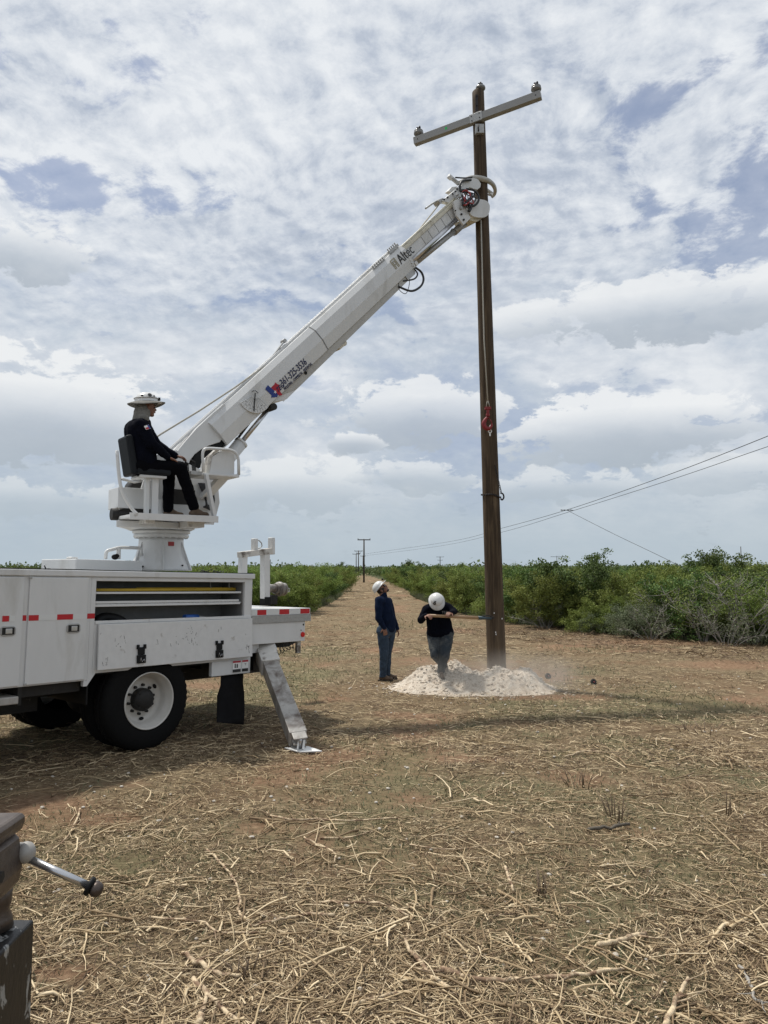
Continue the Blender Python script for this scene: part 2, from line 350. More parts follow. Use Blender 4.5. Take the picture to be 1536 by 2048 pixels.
class MB:
    def __init__(s, m=None): s.bm = bmesh.new(); s.m = m or Matrix.Identity(4)
    def add(s, verts, faces, smooth=False):
        vs = [s.bm.verts.new(s.m @ Vector(v)) for v in verts]
        for f in faces:
            try:
                fc = s.bm.faces.new([vs[i] for i in f]); fc.smooth = smooth
            except ValueError: pass
        return s
    def box(s, a, b):
        x0, y0, z0 = [min(a[i], b[i]) for i in range(3)]; x1, y1, z1 = [max(a[i], b[i]) for i in range(3)]
        v = [(x0, y0, z0), (x1, y0, z0), (x1, y1, z0), (x0, y1, z0), (x0, y0, z1), (x1, y0, z1), (x1, y1, z1), (x0, y1, z1)]
        return s.add(v, [(0, 3, 2, 1), (4, 5, 6, 7), (0, 1, 5, 4), (1, 2, 6, 5), (2, 3, 7, 6), (3, 0, 4, 7)])
    def obox(s, p0, p1, w, h, up=(0, 0, 1), w1=None, h1=None):
        """bar from p0 to p1, width w (sideways) and height h"""
        p0 = Vector(p0); p1 = Vector(p1); d = (p1 - p0).normalized(); up = Vector(up)
        sd = d.cross(up)
        if sd.length < 1e-4: sd = d.cross(Vector((1, 0, 0)))
        sd.normalize(); u = sd.cross(d); w1 = w if w1 is None else w1; h1 = h if h1 is None else h1
        v = [p0 + sd * a * w / 2 + u * b * h / 2 for a, b in ((-1, -1), (1, -1), (1, 1), (-1, 1))] + [p1 + sd * a * w1 / 2 + u * b * h1 / 2 for a, b in ((-1, -1), (1, -1), (1, 1), (-1, 1))]
        return s.add(v, [(3, 2, 1, 0), (4, 5, 6, 7), (0, 1, 5, 4), (1, 2, 6, 5), (2, 3, 7, 6), (3, 0, 4, 7)])
    def prism(s, poly, y0, y1, axis=1):
        """poly in (x,z) extruded along y (axis=1), or in (x,y) along z (axis=2)"""
        n = len(poly)
        f3 = (lambda p, t: (p[0], t, p[1])) if axis == 1 else ((lambda p, t: (p[0], p[1], t)) if axis == 2 else (lambda p, t: (t, p[0], p[1])))
        v = [f3(p, y0) for p in poly] + [f3(p, y1) for p in poly]
        f = [tuple(range(n)), tuple(range(2 * n - 1, n - 1, -1))] + [(i, (i + 1) % n, n + (i + 1) % n, n + i) for i in range(n)]
        s.add(v, f); return s
    def cyl(s, p0, p1, r0, r1=None, n=20, caps=True, smooth=True):
        r1 = r0 if r1 is None else r1; p0 = Vector(p0); p1 = Vector(p1); d = (p1 - p0).normalized()
        a = d.orthogonal().normalized(); b = d.cross(a)
        v = []
        for p, r in ((p0, r0), (p1, r1)):
            for i in range(n):
                t = 2 * math.pi * i / n; v.append(p + (a * math.cos(t) + b * math.sin(t)) * r)
        s.add(v, [(i, (i + 1) % n, n + (i + 1) % n, n + i) for i in range(n)], smooth)
        if caps: s.add(v[:n], [tuple(range(n - 1, -1, -1))]); s.add(v[n:], [tuple(range(n))])
        return s
    def tube(s, pts, r, n=8, caps=True, closed=False):
        pts = [Vector(p) for p in pts]; k = len(pts); rs = r if isinstance(r, (list, tuple)) else [r] * k
        v = []; prev = None
        for i, p in enumerate(pts):
            if closed: d = pts[(i + 1) % k] - pts[i - 1]
            else: d = pts[min(i + 1, k - 1)] - pts[max(i - 1, 0)]
            d.normalize()
            if prev is None: a = d.orthogonal().normalized()
            else:
                a = prev - d * prev.dot(d)
                a = d.orthogonal() if a.length < 1e-5 else a
                a.normalize()
            prev = a; b = d.cross(a)
            v += [p + (a * math.cos(2 * math.pi * j / n) + b * math.sin(2 * math.pi * j / n)) * rs[i] for j in range(n)]
        f = [(i * n + j, i * n + (j + 1) % n, (i + 1) * n + (j + 1) % n, (i + 1) * n + j) for i in range(k - 1) for j in range(n)]
        if closed: f += [((k - 1) * n + j, (k - 1) * n + (j + 1) % n, (j + 1) % n, j) for j in range(n)]
        elif caps: f += [tuple(range(n - 1, -1, -1)), tuple(range((k - 1) * n, k * n))]
        return s.add(v, f, True)
    def lathe(s, prof, c=(0, 0, 0), axis=(0, 0, 1), n=32, mod=None, smooth=True, caps=True):
        ax = Vector(axis).normalized(); a = ax.orthogonal().normalized(); b = ax.cross(a); c = Vector(c); v = []
        for k, (r, h) in enumerate(prof):
            for i in range(n):
                t = 2 * math.pi * i / n; rr = r if mod is None else mod(k, i, r)
                v.append(c + ax * h + (a * math.cos(t) + b * math.sin(t)) * rr)
        f = [(k * n + i, k * n + (i + 1) % n, (k + 1) * n + (i + 1) % n, (k + 1) * n + i) for k in range(len(prof) - 1) for i in range(n)]
        s.add(v, f, smooth)
        if caps and prof[0][0] > 1e-4: s.add(v[:n], [tuple(range(n - 1, -1, -1))])
        if caps and prof[-1][0] > 1e-4: s.add(v[-n:], [tuple(range(n))])
        return s
    def ell(s, c, r, rot=None, n=16, k=10):
        c = Vector(c); rot = rot or Matrix.Identity(3); v = []
        for i in range(k + 1):
            th = math.pi * i / k
            for j in range(n):
                ph = 2 * math.pi * j / n
                v.append(c + rot @ Vector((r[0] * math.sin(th) * math.cos(ph), r[1] * math.sin(th) * math.sin(ph), r[2] * math.cos(th))))
        return s.add(v, [(i * n + j, (i + 1) * n + j, (i + 1) * n + (j + 1) % n, i * n + (j + 1) % n) for i in range(k) for j in range(n)], True)
    def cap(s, p0, p1, r0, r1=None, n=14):
        """tapered capsule"""
        r1 = r0 if r1 is None else r1; p0 = Vector(p0); p1 = Vector(p1); d = p1 - p0; L = d.length
        if L < 1e-5: return s.ell(p0, (r0, r0, r0))
        prof = [(r0 * math.cos(t), -r0 * math.sin(t)) for t in (math.pi / 2 * .98, 1.1, .7, .35, 0)] + [(r1 * math.cos(t), L + r1 * math.sin(t)) for t in (0, .35, .7, 1.1, math.pi / 2 * .98)]
        return s.lathe(prof, p0, d, n)
    def build(s, name, m, parent=None, bevel=0, loc=None, fix=True):
        if fix:
            bmesh.ops.remove_doubles(s.bm, verts=s.bm.verts, dist=1e-5)
            bmesh.ops.recalc_face_normals(s.bm, faces=s.bm.faces)
        me = bpy.data.meshes.new(name); s.bm.to_mesh(me); s.bm.free()
        for mm in (m if isinstance(m, (list, tuple)) else [m]): me.materials.append(mm)
        o = bpy.data.objects.new(name, me); col.objects.link(o)
        if parent: o.parent = parent
        if loc: o.location = loc
        if bevel:
            bv = o.modifiers.new('bevel', 'BEVEL'); bv.width = bevel; bv.segments = 2; bv.limit_method = 'ANGLE'; bv.angle_limit = R(38); bv.harden_normals = False
        return o
    def remesh(s, name, m, parent=None, voxel=.01, smooth=4, wr=0, wrs=.08):
        me = bpy.data.meshes.new(name); bmesh.ops.recalc_face_normals(s.bm, faces=s.bm.faces); s.bm.to_mesh(me); s.bm.free()
        o = bpy.data.objects.new(name, me); col.objects.link(o)
        r = o.modifiers.new('r', 'REMESH'); r.mode = 'VOXEL'; r.voxel_size = voxel; r.use_smooth_shade = True
        if smooth: sm = o.modifiers.new('s', 'SMOOTH'); sm.iterations = smooth; sm.factor = .5
        if wr:
            tx = bpy.data.textures.new('folds', 'CLOUDS'); tx.noise_scale = wrs; tx.noise_depth = 2
            dm = o.modifiers.new('d', 'DISPLACE'); dm.texture = tx; dm.strength = wr; dm.mid_level = .5; dm.texture_coords = 'LOCAL'
        dg = bpy.context.evaluated_depsgraph_get(); me2 = bpy.data.meshes.new_from_object(o.evaluated_get(dg))
        o.modifiers.clear(); o.data = me2; me2.name = name; bpy.data.meshes.remove(me)
        me2.materials.clear(); me2.materials.append(m)
        for p in me2.polygons: p.use_smooth = True
        if parent: o.parent = parent
        return o
def arc(pts, r=.05, k=5):
    """round the corners of a polyline"""
    P = [Vector(p) for p in pts]; out = [P[0]]
    for i in range(1, len(P) - 1):
        a = (P[i - 1] - P[i]); b = (P[i + 1] - P[i]); ra = min(r, a.length * .45); rb = min(r, b.length * .45)
        A = P[i] + a.normalized() * ra; B = P[i] + b.normalized() * rb
        for j in range(k + 1): t = j / k; out.append(A * (1 - t) ** 2 + P[i] * 2 * t * (1 - t) + B * t * t)
    return out + [P[-1]]
def smoothpath(pts, n=8):
    P = [Vector(p) for p in pts]; P = [P[0] * 2 - P[1]] + P + [P[-1] * 2 - P[-2]]; out = []
    for i in range(1, len(P) - 2):
        for j in range(n):
            t = j / n; a, b, c, d = P[i - 1:i + 3]
            out.append(.5 * ((2 * b) + (c - a) * t + (2 * a - 5 * b + 4 * c - d) * t * t + (3 * b - a - 3 * c + d) * t ** 3))
    return out + [P[-2]]
def text(name, body, size, M4, m, parent, bold=0.0, width=1.0, depth=.0015, slant=0):
    cu = bpy.data.curves.new('t', 'FONT'); cu.body = body; cu.size = size; cu.extrude = depth; cu.align_x = 'LEFT'; cu.shear = slant
    to = bpy.data.objects.new('t', cu); col.objects.link(to)
    dg = bpy.context.evaluated_depsgraph_get(); me = bpy.data.meshes.new_from_object(to.evaluated_get(dg))
    bpy.data.objects.remove(to); me.name = name
    if bold:      # heavier strokes: repeat the outline shifted a little
        bm = bmesh.new(); bm.from_mesh(me); g0 = bm.verts[:] + bm.edges[:] + bm.faces[:]
        for k, (ax, ay) in enumerate(((1, 0), (.5, .8), (.5, -.8))):
            r_ = bmesh.ops.duplicate(bm, geom=g0); bmesh.ops.translate(bm, verts=[v for v in r_['geom'] if isinstance(v, bmesh.types.BMVert)], vec=(bold * 2 * ax, bold * ay, .0003 * (k + 1)))
        bm.to_mesh(me); bm.free()
    me.transform(M4 @ Matrix.Diagonal((width, 1, 1, 1))); me.materials.clear(); me.materials.append(m)
    o = bpy.data.objects.new(name, me); col.objects.link(o); o.parent = parent
    return o
def npmesh(name, verts, quads, m, rnd=None, smooth=False, extra=None, parent=None, tris=False):
    me = bpy.data.meshes.new(name); nv = len(verts); k = quads.shape[1]; nf = len(quads)
    me.vertices.add(nv); me.vertices.foreach_set('co', np.ascontiguousarray(verts, dtype=np.float32).ravel())
    me.loops.add(nf * k); me.loops.foreach_set('vertex_index', np.ascontiguousarray(quads, dtype=np.int32).ravel())
    me.polygons.add(nf); me.polygons.foreach_set('loop_start', np.arange(0, nf * k, k, dtype=np.int32))
    if smooth: me.polygons.foreach_set('use_smooth', np.ones(nf, dtype=bool))
    me.update(calc_edges=True); me.validate()
    ats = dict(extra or {})
    if rnd is not None: ats['rnd'] = rnd
    for nm, arr in ats.items():
        a = me.attributes.new(nm, 'FLOAT', 'POINT'); a.data.foreach_set('value', np.ascontiguousarray(arr, dtype=np.float32))
    me.materials.append(m)
    if name is None: return me
    o = bpy.data.objects.new(name, me); col.objects.link(o)
    if parent: o.parent = parent
    return o

# ------------------------------------------------------------------ ground
_LAT = np.random.default_rng(5).random((64, 64))
def vnoise(x, y, s, octs=4, seed=0):
    x = np.asarray(x, float) / s + seed * 7.31; y = np.asarray(y, float) / s + seed * 3.77; tot = 0; amp = 1; nrm = 0
    for _ in range(octs):
        xi = np.floor(x).astype(int); yi = np.floor(y).astype(int); fx = x - xi; fy = y - yi
        fx = fx * fx * (3 - 2 * fx); fy = fy * fy * (3 - 2 * fy)
        a = _LAT[xi % 64, yi % 64]; b = _LAT[(xi + 1) % 64, yi % 64]; c = _LAT[xi % 64, (yi + 1) % 64]; d = _LAT[(xi + 1) % 64, (yi + 1) % 64]
        tot = tot + amp * ((a * (1 - fx) + b * fx) * (1 - fy) + (c * (1 - fx) + d * fx) * fy); nrm += amp; amp *= .5; x = x * 2 + 11.3; y = y * 2 + 5.1
    return tot / nrm
def gz(x, y):
    near = np.clip(1 - np.abs(np.asarray(y) - 8) / 60, 0, 1)
    return ((vnoise(x, y, 1.1, 4, 1) - .5) * .055 + (vnoise(x, y, .25, 2, 2) - .5) * .03) * near
def gz1(x, y): return float(gz(np.array([x]), np.array([y]))[0])
def bare_mask(x, y):
    m = np.clip((vnoise(x, y, 2.6, 4, 3) - .60) * 6, 0, 1) * .9
    for cx, cy, rx, ry in BARE: m = np.maximum(m, 1.1 - np.sqrt(((x - cx) / rx) ** 2 + ((y - cy) / ry) ** 2) * .9)
    return np.clip(m, 0, 1)
BARE = []
for px, py, rx, ry in ((930, 1520, .8, .35), (740, 1600, 1.1, .35), (1260, 1660, .45, .3), (1150, 1560, .5, .5), (820, 1430, .9, .4), (1010, 1345, 1.6, .6), (1120, 1395, 1.6, .45), (610, 1330, .9, .7), (430, 1370, 1.2, .8), (1380, 1400, 1.6, .5), (1330, 1285, 4.5, 1.3), (1480, 1330, 2.2, 1.2), (1200, 1300, 2.5, .8), (760, 1300, .9, 1.2), (640, 1400, .8, .4), (540, 1655, .5, .3), (200, 1640, .6, .25), (120, 1950, .35, .15), (870, 1260, 1, 1), (560, 1560, .7, .3)):
    g_ = gnd(px, py); BARE.append((g_.x, g_.y, rx, ry))
def green_mask(x, y): return np.clip((vnoise(x, y, 2.1, 4, 6) - .5) * 5, 0, 1) * np.clip(1 - np.abs(y - 12) / 40, .15, 1)
RX = ([-50, 14, 18, 20, 22, 25, 28, 30, 36, 52, 100, 130, 180, 240, 3000], [16, 14.5, 11.5, 10.4, 8.3, 6.9, 5.0, 4.1, 3.2, 2.1, .9, -.7, -2.9, -6.6, -6.6])
LX = ([-50, 33, 34, 45, 66, 120, 180, 240, 3000], [-60, -14, -3.4, -2.9, -3.0, -4.8, -7.2, -6.7, -6.7])
def in_brush(x, y, m=0.0): return (x > np.interp(y, *RX) + m) | (x < np.interp(y, *LX) - m)
def make_ground():
    def axis(lo, hi, fine, flo, fhi):
        a = list(np.arange(flo, fhi, fine)); s = fine; v = fhi
        while v < hi: a.append(v); s *= 1.13; v += s
        a.append(hi); s = fine; v = flo - fine; b = []
        while v > lo: b.append(v); s *= 1.13; v -= s
        b.append(lo); return np.array(b[::-1] + a)
    xs = axis(-2500, 2500, .075, -7, 9); ys = axis(-60, 4000, .075, 2.8, 17)
    X, Y = np.meshgrid(xs, ys, indexing='ij'); Z = gz(X, Y)
    nx, ny = X.shape; v = np.stack([X.ravel(), Y.ravel(), Z.ravel()], 1)
    i = np.arange(nx - 1)[:, None] * ny + np.arange(ny - 1)[None]; q = np.stack([i, i + ny, i + ny + 1, i + 1], -1).reshape(-1, 4)
    br = np.where(in_brush(X, Y, .6), 1.0, 0.0).ravel()
    o = npmesh('ground', v, q, M['ground'], smooth=True, extra={'bare': bare_mask(X, Y).ravel(), 'green': green_mask(X, Y).ravel(), 'brush': br})
    tag(o, kind='structure')
make_ground()

def strips(n, x, y, L, w, K=5, wander=.35, lift=(.0, .02), arch=.02, tube=False, z0=None):
    """n crooked straws or twigs lying on the ground -> verts, quads, per-vertex random"""
    th = RNG.random(n) * 2 * np.pi; hd = th[:, None] + np.cumsum(RNG.normal(0, wander * .30, (n, K)) + (RNG.random((n, K)) < .14) * RNG.normal(0, wander * 2.2, (n, K)), 1)
    st = (L / (K - 1))[:, None]
    px = x[:, None] + np.concatenate([np.zeros((n, 1)), np.cumsum(np.cos(hd[:, 1:]) * st, 1)], 1)
    py = y[:, None] + np.concatenate([np.zeros((n, 1)), np.cumsum(np.sin(hd[:, 1:]) * st, 1)], 1)
    s = np.linspace(0, 1, K)[None]
    zz = gz(px, py) if z0 is None else z0
    pz = zz + RNG.uniform(lift[0], lift[1], (n, 1)) + (RNG.random((n, 1)) ** 3) * arch * np.sin(s * np.pi * RNG.uniform(.4, 1, (n, 1))) * (L[:, None] / .15)
    tap = (1 - .5 * s) * w[:, None]
    sx = -np.sin(hd); sy = np.cos(hd); rnd = RNG.random(n)
    if tube:
        V = []
        for a in (0, 2 * np.pi / 3, 4 * np.pi / 3):
            c, d = np.cos(a + .5), np.sin(a + .5)
            V.append(np.stack([px + sx * c * tap / 2, py + sy * c * tap / 2, pz + d * tap / 2 + tap / 2], -1))
        V = np.stack(V, 2)            # n,K,3,3
        base = (np.arange(n) * K * 3)[:, None, None] + (np.arange(K - 1) * 3)[None, :, None]
        j = np.arange(3)[None, None]; j2 = (j + 1) % 3
        q = np.stack([base + j, base + j2, base + 3 + j2, base + 3 + j], -1).reshape(-1, 4)
        return V.reshape(-1, 3), q, np.repeat(rnd, K * 3)
    tl = RNG.normal(0, .5, (n, 1)) * tap
    V = np.stack([np.stack([px - sx * tap / 2, py - sy * tap / 2, pz - tl / 2], -1), np.stack([px + sx * tap / 2, py + sy * tap / 2, pz + tl / 2], -1)], 2)
    b = (np.arange(n) * K * 2)[:, None] + (np.arange(K - 1) * 2)[None]
    q = np.stack([b, b + 1, b + 3, b + 2], -1).reshape(-1, 4)
    return V.reshape(-1, 3), q, np.repeat(rnd, K * 2)
def cat(parts):
    V, Q, A, off = [], [], [], 0
    for v, q, a in parts: V.append(v); Q.append(q + off); A.append(a); off += len(v)
    return np.concatenate(V), np.concatenate(Q), np.concatenate(A)
def scatter(n, y0, y1, power=2.0, keep=None):
    """points in the view wedge, denser towards the camera"""
    u = RNG.random(n); y = (y0 ** (1 - power) + u * (y1 ** (1 - power) - y0 ** (1 - power))) ** (1 / (1 - power)) if power != 1 else y0 * (y1 / y0) ** u
    x = RNG.uniform(-.62, .62, n) * y * 1.0 + RNG.normal(0, .5, n)
    k = ~in_brush(x, y, .3)
    if keep is not None: k &= keep(x, y)
    return x[k], y[k]
def litter_keep(x, y): return RNG.random(len(x)) > bare_mask(x, y) * .86 + .62 * np.clip((vnoise(x, y, .6, 4, 9) - .47) * 7, 0, 1)
def forked_sticks():
    rs = random.Random(77); V = []; Q = []; A = []
    def tube(pts, rad, val, n=5):
        b = len(V); k = len(pts)
        for i, (x, y, z) in enumerate(pts):
            dx, dy = (pts[min(i + 1, k - 1)][0] - pts[max(i - 1, 0)][0], pts[min(i + 1, k - 1)][1] - pts[max(i - 1, 0)][1]); L = math.hypot(dx, dy) + 1e-6; nx, ny = -dy / L, dx / L
            r = rad * (1 - .65 * i / (k - 1)) * rs.uniform(.9, 1.1)
            for j in range(n): t = 2 * math.pi * j / n; V.append((x + nx * r * math.cos(t), y + ny * r * math.cos(t), z + r * math.sin(t))); A.append(min(1, max(0, val + rs.gauss(0, .09))))
        for i in range(k - 1):
            for j in range(n): Q.append((b + i * n + j, b + i * n + (j + 1) % n, b + (i + 1) * n + (j + 1) % n, b + (i + 1) * n + j))
    def path(x, y, z, h, L, k):
        pts = [(x, y, z)]
        for i in range(k):
            h += rs.gauss(0, .11) + (rs.gauss(0, .55) if rs.random() < .14 else 0); x += math.cos(h) * L / k; y += math.sin(h) * L / k
            pts.append((x, y, gz1(x, y) + rs.uniform(.004, .03) + rad * .8))
        return pts, h
    for i in range(1500):
        yy = 2.9 * (11 / 2.9) ** (rs.random() ** 1.25); xx = rs.uniform(-.6, .6) * yy
        if vnoise(np.array([xx]), np.array([yy]), .8, 3, 9)[0] > .56 and rs.random() < .7: continue
        if in_brush(np.array([xx]), np.array([yy]), .3)[0]: continue
        rad = rs.uniform(.0025, .0075) if rs.random() < .92 else rs.uniform(.008, .012); L = rs.uniform(.12, .5) * (1 if rad < .009 else 1.5); h = rs.random() * 6.28; val = rs.uniform(.35, 1.0)
        pts, h2 = path(xx, yy, gz1(xx, yy) + rad + rs.uniform(0, .02), h, L, rs.randint(4, 8)); tube(pts, rad, val)
        for f in range(rs.choice((0, 0, 1, 1, 2, 3))):
            q = rs.randint(1, len(pts) - 2); r0 = rad; rad2 = rad * .5; p_, _ = path(*pts[q], math.atan2(pts[q + 1][1] - pts[q][1], pts[q + 1][0] - pts[q][0]) + rs.choice((-1, 1)) * rs.uniform(.4, 1.1), L * rs.uniform(.2, .5), 4); tube(p_, rad2, val)
    tag(npmesh('broken_sticks', np.array(V), np.array(Q), M['straw'], np.array(A)), kind='stuff', label='forked broken sticks lying all over the mulched ground', cat='sticks')
def make_litter():
    P = []
    def L(n, y0, y1, lo, hi, w0, w1, **k):
        x, y = scatter(n, y0, y1, k.pop('power', 1.6), litter_keep); m = len(x)
        P.append(strips(m, x, y, lo + (hi - lo) * RNG.random(m) ** 2, RNG.uniform(w0, w1, m), **k))
    L(150000, 2.9, 9, .02, .12, .0016, .0042, K=4, lift=(0, .03), arch=.03, wander=.3)
    L(13000, 2.9, 12, .03, .16, .003, .007, K=5, lift=(0, .035), arch=.04, wander=.25)
    L(80000, 8, 20, .04, .2, .004, .008, K=4, lift=(0, .03), arch=.03)
    L(34000, 18, 60, .08, .4, .007, .015, K=4, lift=(0, .03), arch=.03)
    L(12000, 50, 180, .3, .9, .02, .045, K=3, lift=(0, .04), arch=.03)
    v, q, a = cat(P); a = np.where(v[:, 1] > 8, a ** (1 + .2 * np.clip((v[:, 1] - 8) / 10, 0, 1)), a); tag(npmesh('straw_litter', v, q, M['straw'], a), kind='stuff', label='dry straw and shredded stalks covering the cleared ground', cat='litter')
    P.clear()
    L(4200, 2.9, 12, .05, .34, .004, .011, K=7, tube=True, lift=(.005, .04), arch=.05, wander=.22, power=1.9)
    L(420, 2.9, 9, .2, .65, .009, .018, K=10, tube=True, lift=(.01, .04), arch=.03, wander=.2, power=1.7)
    L(900, 10, 34, .15, .5, .006, .012, K=6, tube=True, lift=(.0, .04), arch=.05, wander=.22)
    L(7000, 2.9, 9, .02, .09, .006, .017, K=3, tube=True, lift=(.0, .03), arch=.02, wander=.1)
    x = RNG.uniform(2, 18, 16000); y = RNG.uniform(15, 26, 16000); k = ~in_brush(x, y, .1) & in_brush(x, y, -5.0); x = x[k]; y = y[k]; m = len(x)
    b_ = strips(m, x, y, RNG.uniform(.05, .3, m), RNG.uniform(.006, .018, m), K=4, lift=(0, .06), arch=.06); P.append((b_[0], b_[1], (b_[2] ** 2.0) * .9 - .36))
    v, q, a = cat(P); tag(npmesh('twig_litter', v, q, M['straw'], .35 + a * .65), kind='stuff', label='pale broken twigs and wood splinters scattered over the cleared ground', cat='twigs')
    forked_sticks()
    # short green-grey grass
    n = 80000; x, y = scatter(n, 2.9, 34, 1.25, lambda x, y: RNG.random(len(x)) < green_mask(x, y) * .8 + .03); m = len(x)
    h = RNG.uniform(.012, .045, m) * (1 + np.clip(y - 6, 0, 20) / 9); w = RNG.uniform(.0018, .004, m) * (1 + y / 9); th = RNG.random(m) * 6.28; le = RNG.uniform(.2, 1.3, m); dr = RNG.random(m) * 6.28
    z = gz(x, y)
    b0 = np.stack([x - np.cos(th) * w, y - np.sin(th) * w, z], 1); b1 = np.stack([x + np.cos(th) * w, y + np.sin(th) * w, z], 1)
    tp = np.stack([x + np.cos(dr) * h * le, y + np.sin(dr) * h * le, z + h], 1)
    V = np.stack([b0, b1, tp], 1).reshape(-1, 3); q = np.arange(m * 3).reshape(-1, 3)
    tag(npmesh('grass', V, q, M['grass'], np.repeat(RNG.random(m), 3)), kind='stuff', label='short sparse green grass between the straw', cat='grass')
    # pebbles of caliche
    mb = MB()
    for i in range(420):
        yy = 3 + 12 * random.random() ** 1.6; xx = random.uniform(-.6, .6) * yy; r = random.uniform(.006, .02)
        if in_brush(np.array([xx]), np.array([yy]))[0]: continue
        mb.ell((xx, yy, gz1(xx, yy) + r * .4), (r * random.uniform(.8, 1.5), r, r * .6), Matrix.Rotation(random.random() * 3, 3, 'Z'), 7, 5)
    tag(mb.build('pebbles', M['rock']), kind='stuff', label='small pale stones scattered over the soil', cat='stones')
make_litter()

# bigger branches one can point at ----------------------------------------
def branch(pts, r0, r1, label, m='barewood', twigs=(), name='fallen_branch', jit=.6):
    g = [gnd(px, py, .02) for px, py in pts]
    g = [Vector((p.x, p.y, gz1(p.x, p.y) + r0 * .9 + .018)) for p in g]
    o0 = g[0].copy(); P = smoothpath([p - o0 for p in g], 5)
    P = [p + Vector((random.gauss(0, jit * r0 * .6), random.gauss(0, jit * r0 * .6), random.gauss(0, jit * r0 * .5))) for p in P]
    k = len(P); rs = [(r0 + (r1 - r0) * i / (k - 1)) * random.uniform(.86, 1.12) for i in range(k)]
    mb = MB(); mb.tube(P, rs, 7)
    for q in range(random.choice((1, 2, 3))):
        i = random.randint(2, k - 3); d = (P[i + 1] - P[i]).normalized(); a = random.choice((-1, 1)) * random.uniform(.5, 1.0); e = Vector((d.x * math.cos(a) - d.y * math.sin(a), d.x * math.sin(a) + d.y * math.cos(a), random.uniform(0, .25))); l_ = random.uniform(.06, .2)
        mb.tube([P[i], P[i] + e * l_ * .5 + Vector((random.gauss(0, .01), random.gauss(0, .01), 0)), P[i] + e * l_], [rs[i] * .5, rs[i] * .35, rs[i] * .15], 5)
    for pts2, a, b in twigs:
        g2 = [gnd(px, py, .02) for px, py in pts2]; g2 = [Vector((p.x, p.y, gz1(p.x, p.y) + r0)) - o0 for p in g2]
        mb.tube(smoothpath(g2, 4), [a + (b - a) * i / (4 * (len(g2) - 1)) for i in range(4 * (len(g2) - 1) + 1)], 6)
    return tag(mb.build(name, M[m], loc=o0), label, 'branch')
branch([(1252, 1936), (1185, 1948), (1120, 1955), (1040, 1962), (960, 1963), (915, 1952), (880, 1938)], .009, .016, 'longest pale crooked branch lying near the bottom right of the ground')
branch([(897, 1988), (860, 1950), (820, 1905), (808, 1880)], .013, .009, 'brown forked branch leaning left off the longest pale branch', twigs=[([(812, 1890), (818, 1850), (826, 1825)], .008, .004)])
branch([(1195, 1896), (1230, 1888), (1265, 1876), (1294, 1867)], .015, .012, 'short thick pale stick above the longest pale branch')
branch([(415, 1700), (440, 1725), (465, 1755), (480, 1800), (478, 1825), (500, 1842)], .009, .008, 'crooked pale branch bent downwards in the middle of the left foreground')
branch([(670, 1835), (610, 1833), (560, 1842), (500, 1855)], .011, .006, 'smooth curved branch with a brown underside in the left centre foreground')
branch([(365, 1905), (400, 1935), (440, 1955), (480, 1960)], .013, .010, 'thick pale split stick below the curved branch in the left foreground')
branch([(385, 1968), (420, 2000), (450, 2030), (475, 2055)], .014, .011, 'straight pale stick slanting down to the bottom edge of the picture, the left one')
branch([(395, 2060), (405, 2030), (412, 2000)], .017, .009, 'splintered upright pale wood chunk at the bottom edge', name='wood_chunk')
branch([(540, 1635), (590, 1645), (640, 1642), (700, 1645), (800, 1640)], .010, .006, 'long thin grey branch lying level below the outrigger pad', twigs=[([(640, 1672), (700, 1672), (760, 1655), (800, 1640)], .008, .004)])
branch([(608, 1675), (640, 1690), (670, 1708), (668, 1725)], .008, .006, 'short hooked pale branch under the long thin grey branch')
branch([(160, 1620), (150, 1650), (125, 1680), (90, 1705)], .009, .005, 'pale forked branch beside the vise on the left', twigs=[([(140, 1640), (150, 1625), (143, 1612)], .004, .002), ([(150, 1650), (170, 1632)], .003, .002)])
branch([(200, 1660), (260, 1660), (325, 1660)], .006, .005, 'straight thin pale stick lying level above the vise handle')
branch([(1176, 1658), (1210, 1655), (1262, 1650)], .017, .012, 'reddish brown log stub lying under dry upright stalks on the right', 'barkstem')
branch([(1010, 1735), (1018, 1760), (1028, 1782)], .011, .008, 'short pale split stick standing out in the centre of the foreground')
branch([(1130, 1515), (1170, 1502), (1220, 1503)], .010, .007, 'small pale arched stick on the bare soil at the right')
branch([(700, 2020), (780, 1995), (860, 1985), (940, 2000)], .010, .006, 'long thin curved stick along the bottom centre of the ground', twigs=[([(810, 1990), (850, 2015), (880, 2045)], .007, .004)])
branch([(1330, 2060), (1350, 2010), (1368, 1975), (1378, 1950)], .015, .008, 'frayed upright pale branch at the bottom right corner', twigs=[([(1360, 2050), (1440, 2045), (1530, 2030)], .011, .008)])
branch([(1480, 1925), (1500, 1960), (1510, 1990), (1530, 2000)], .009, .007, 'bent grey stick at the right edge near the bottom', 'greywood')
branch([(640, 1805), (700, 1810), (760, 1812), (820, 1838)], .009, .006, 'pale curved branch crossing the centre left foreground')
branch([(300, 1838), (400, 1845), (440, 1868), (520, 1870)], .008, .005, 'thin pale branch below the end of the vise handle')
branch([(820, 1690), (900, 1700), (1010, 1690)], .006, .004, 'thin level twig in the middle ground right of centre')

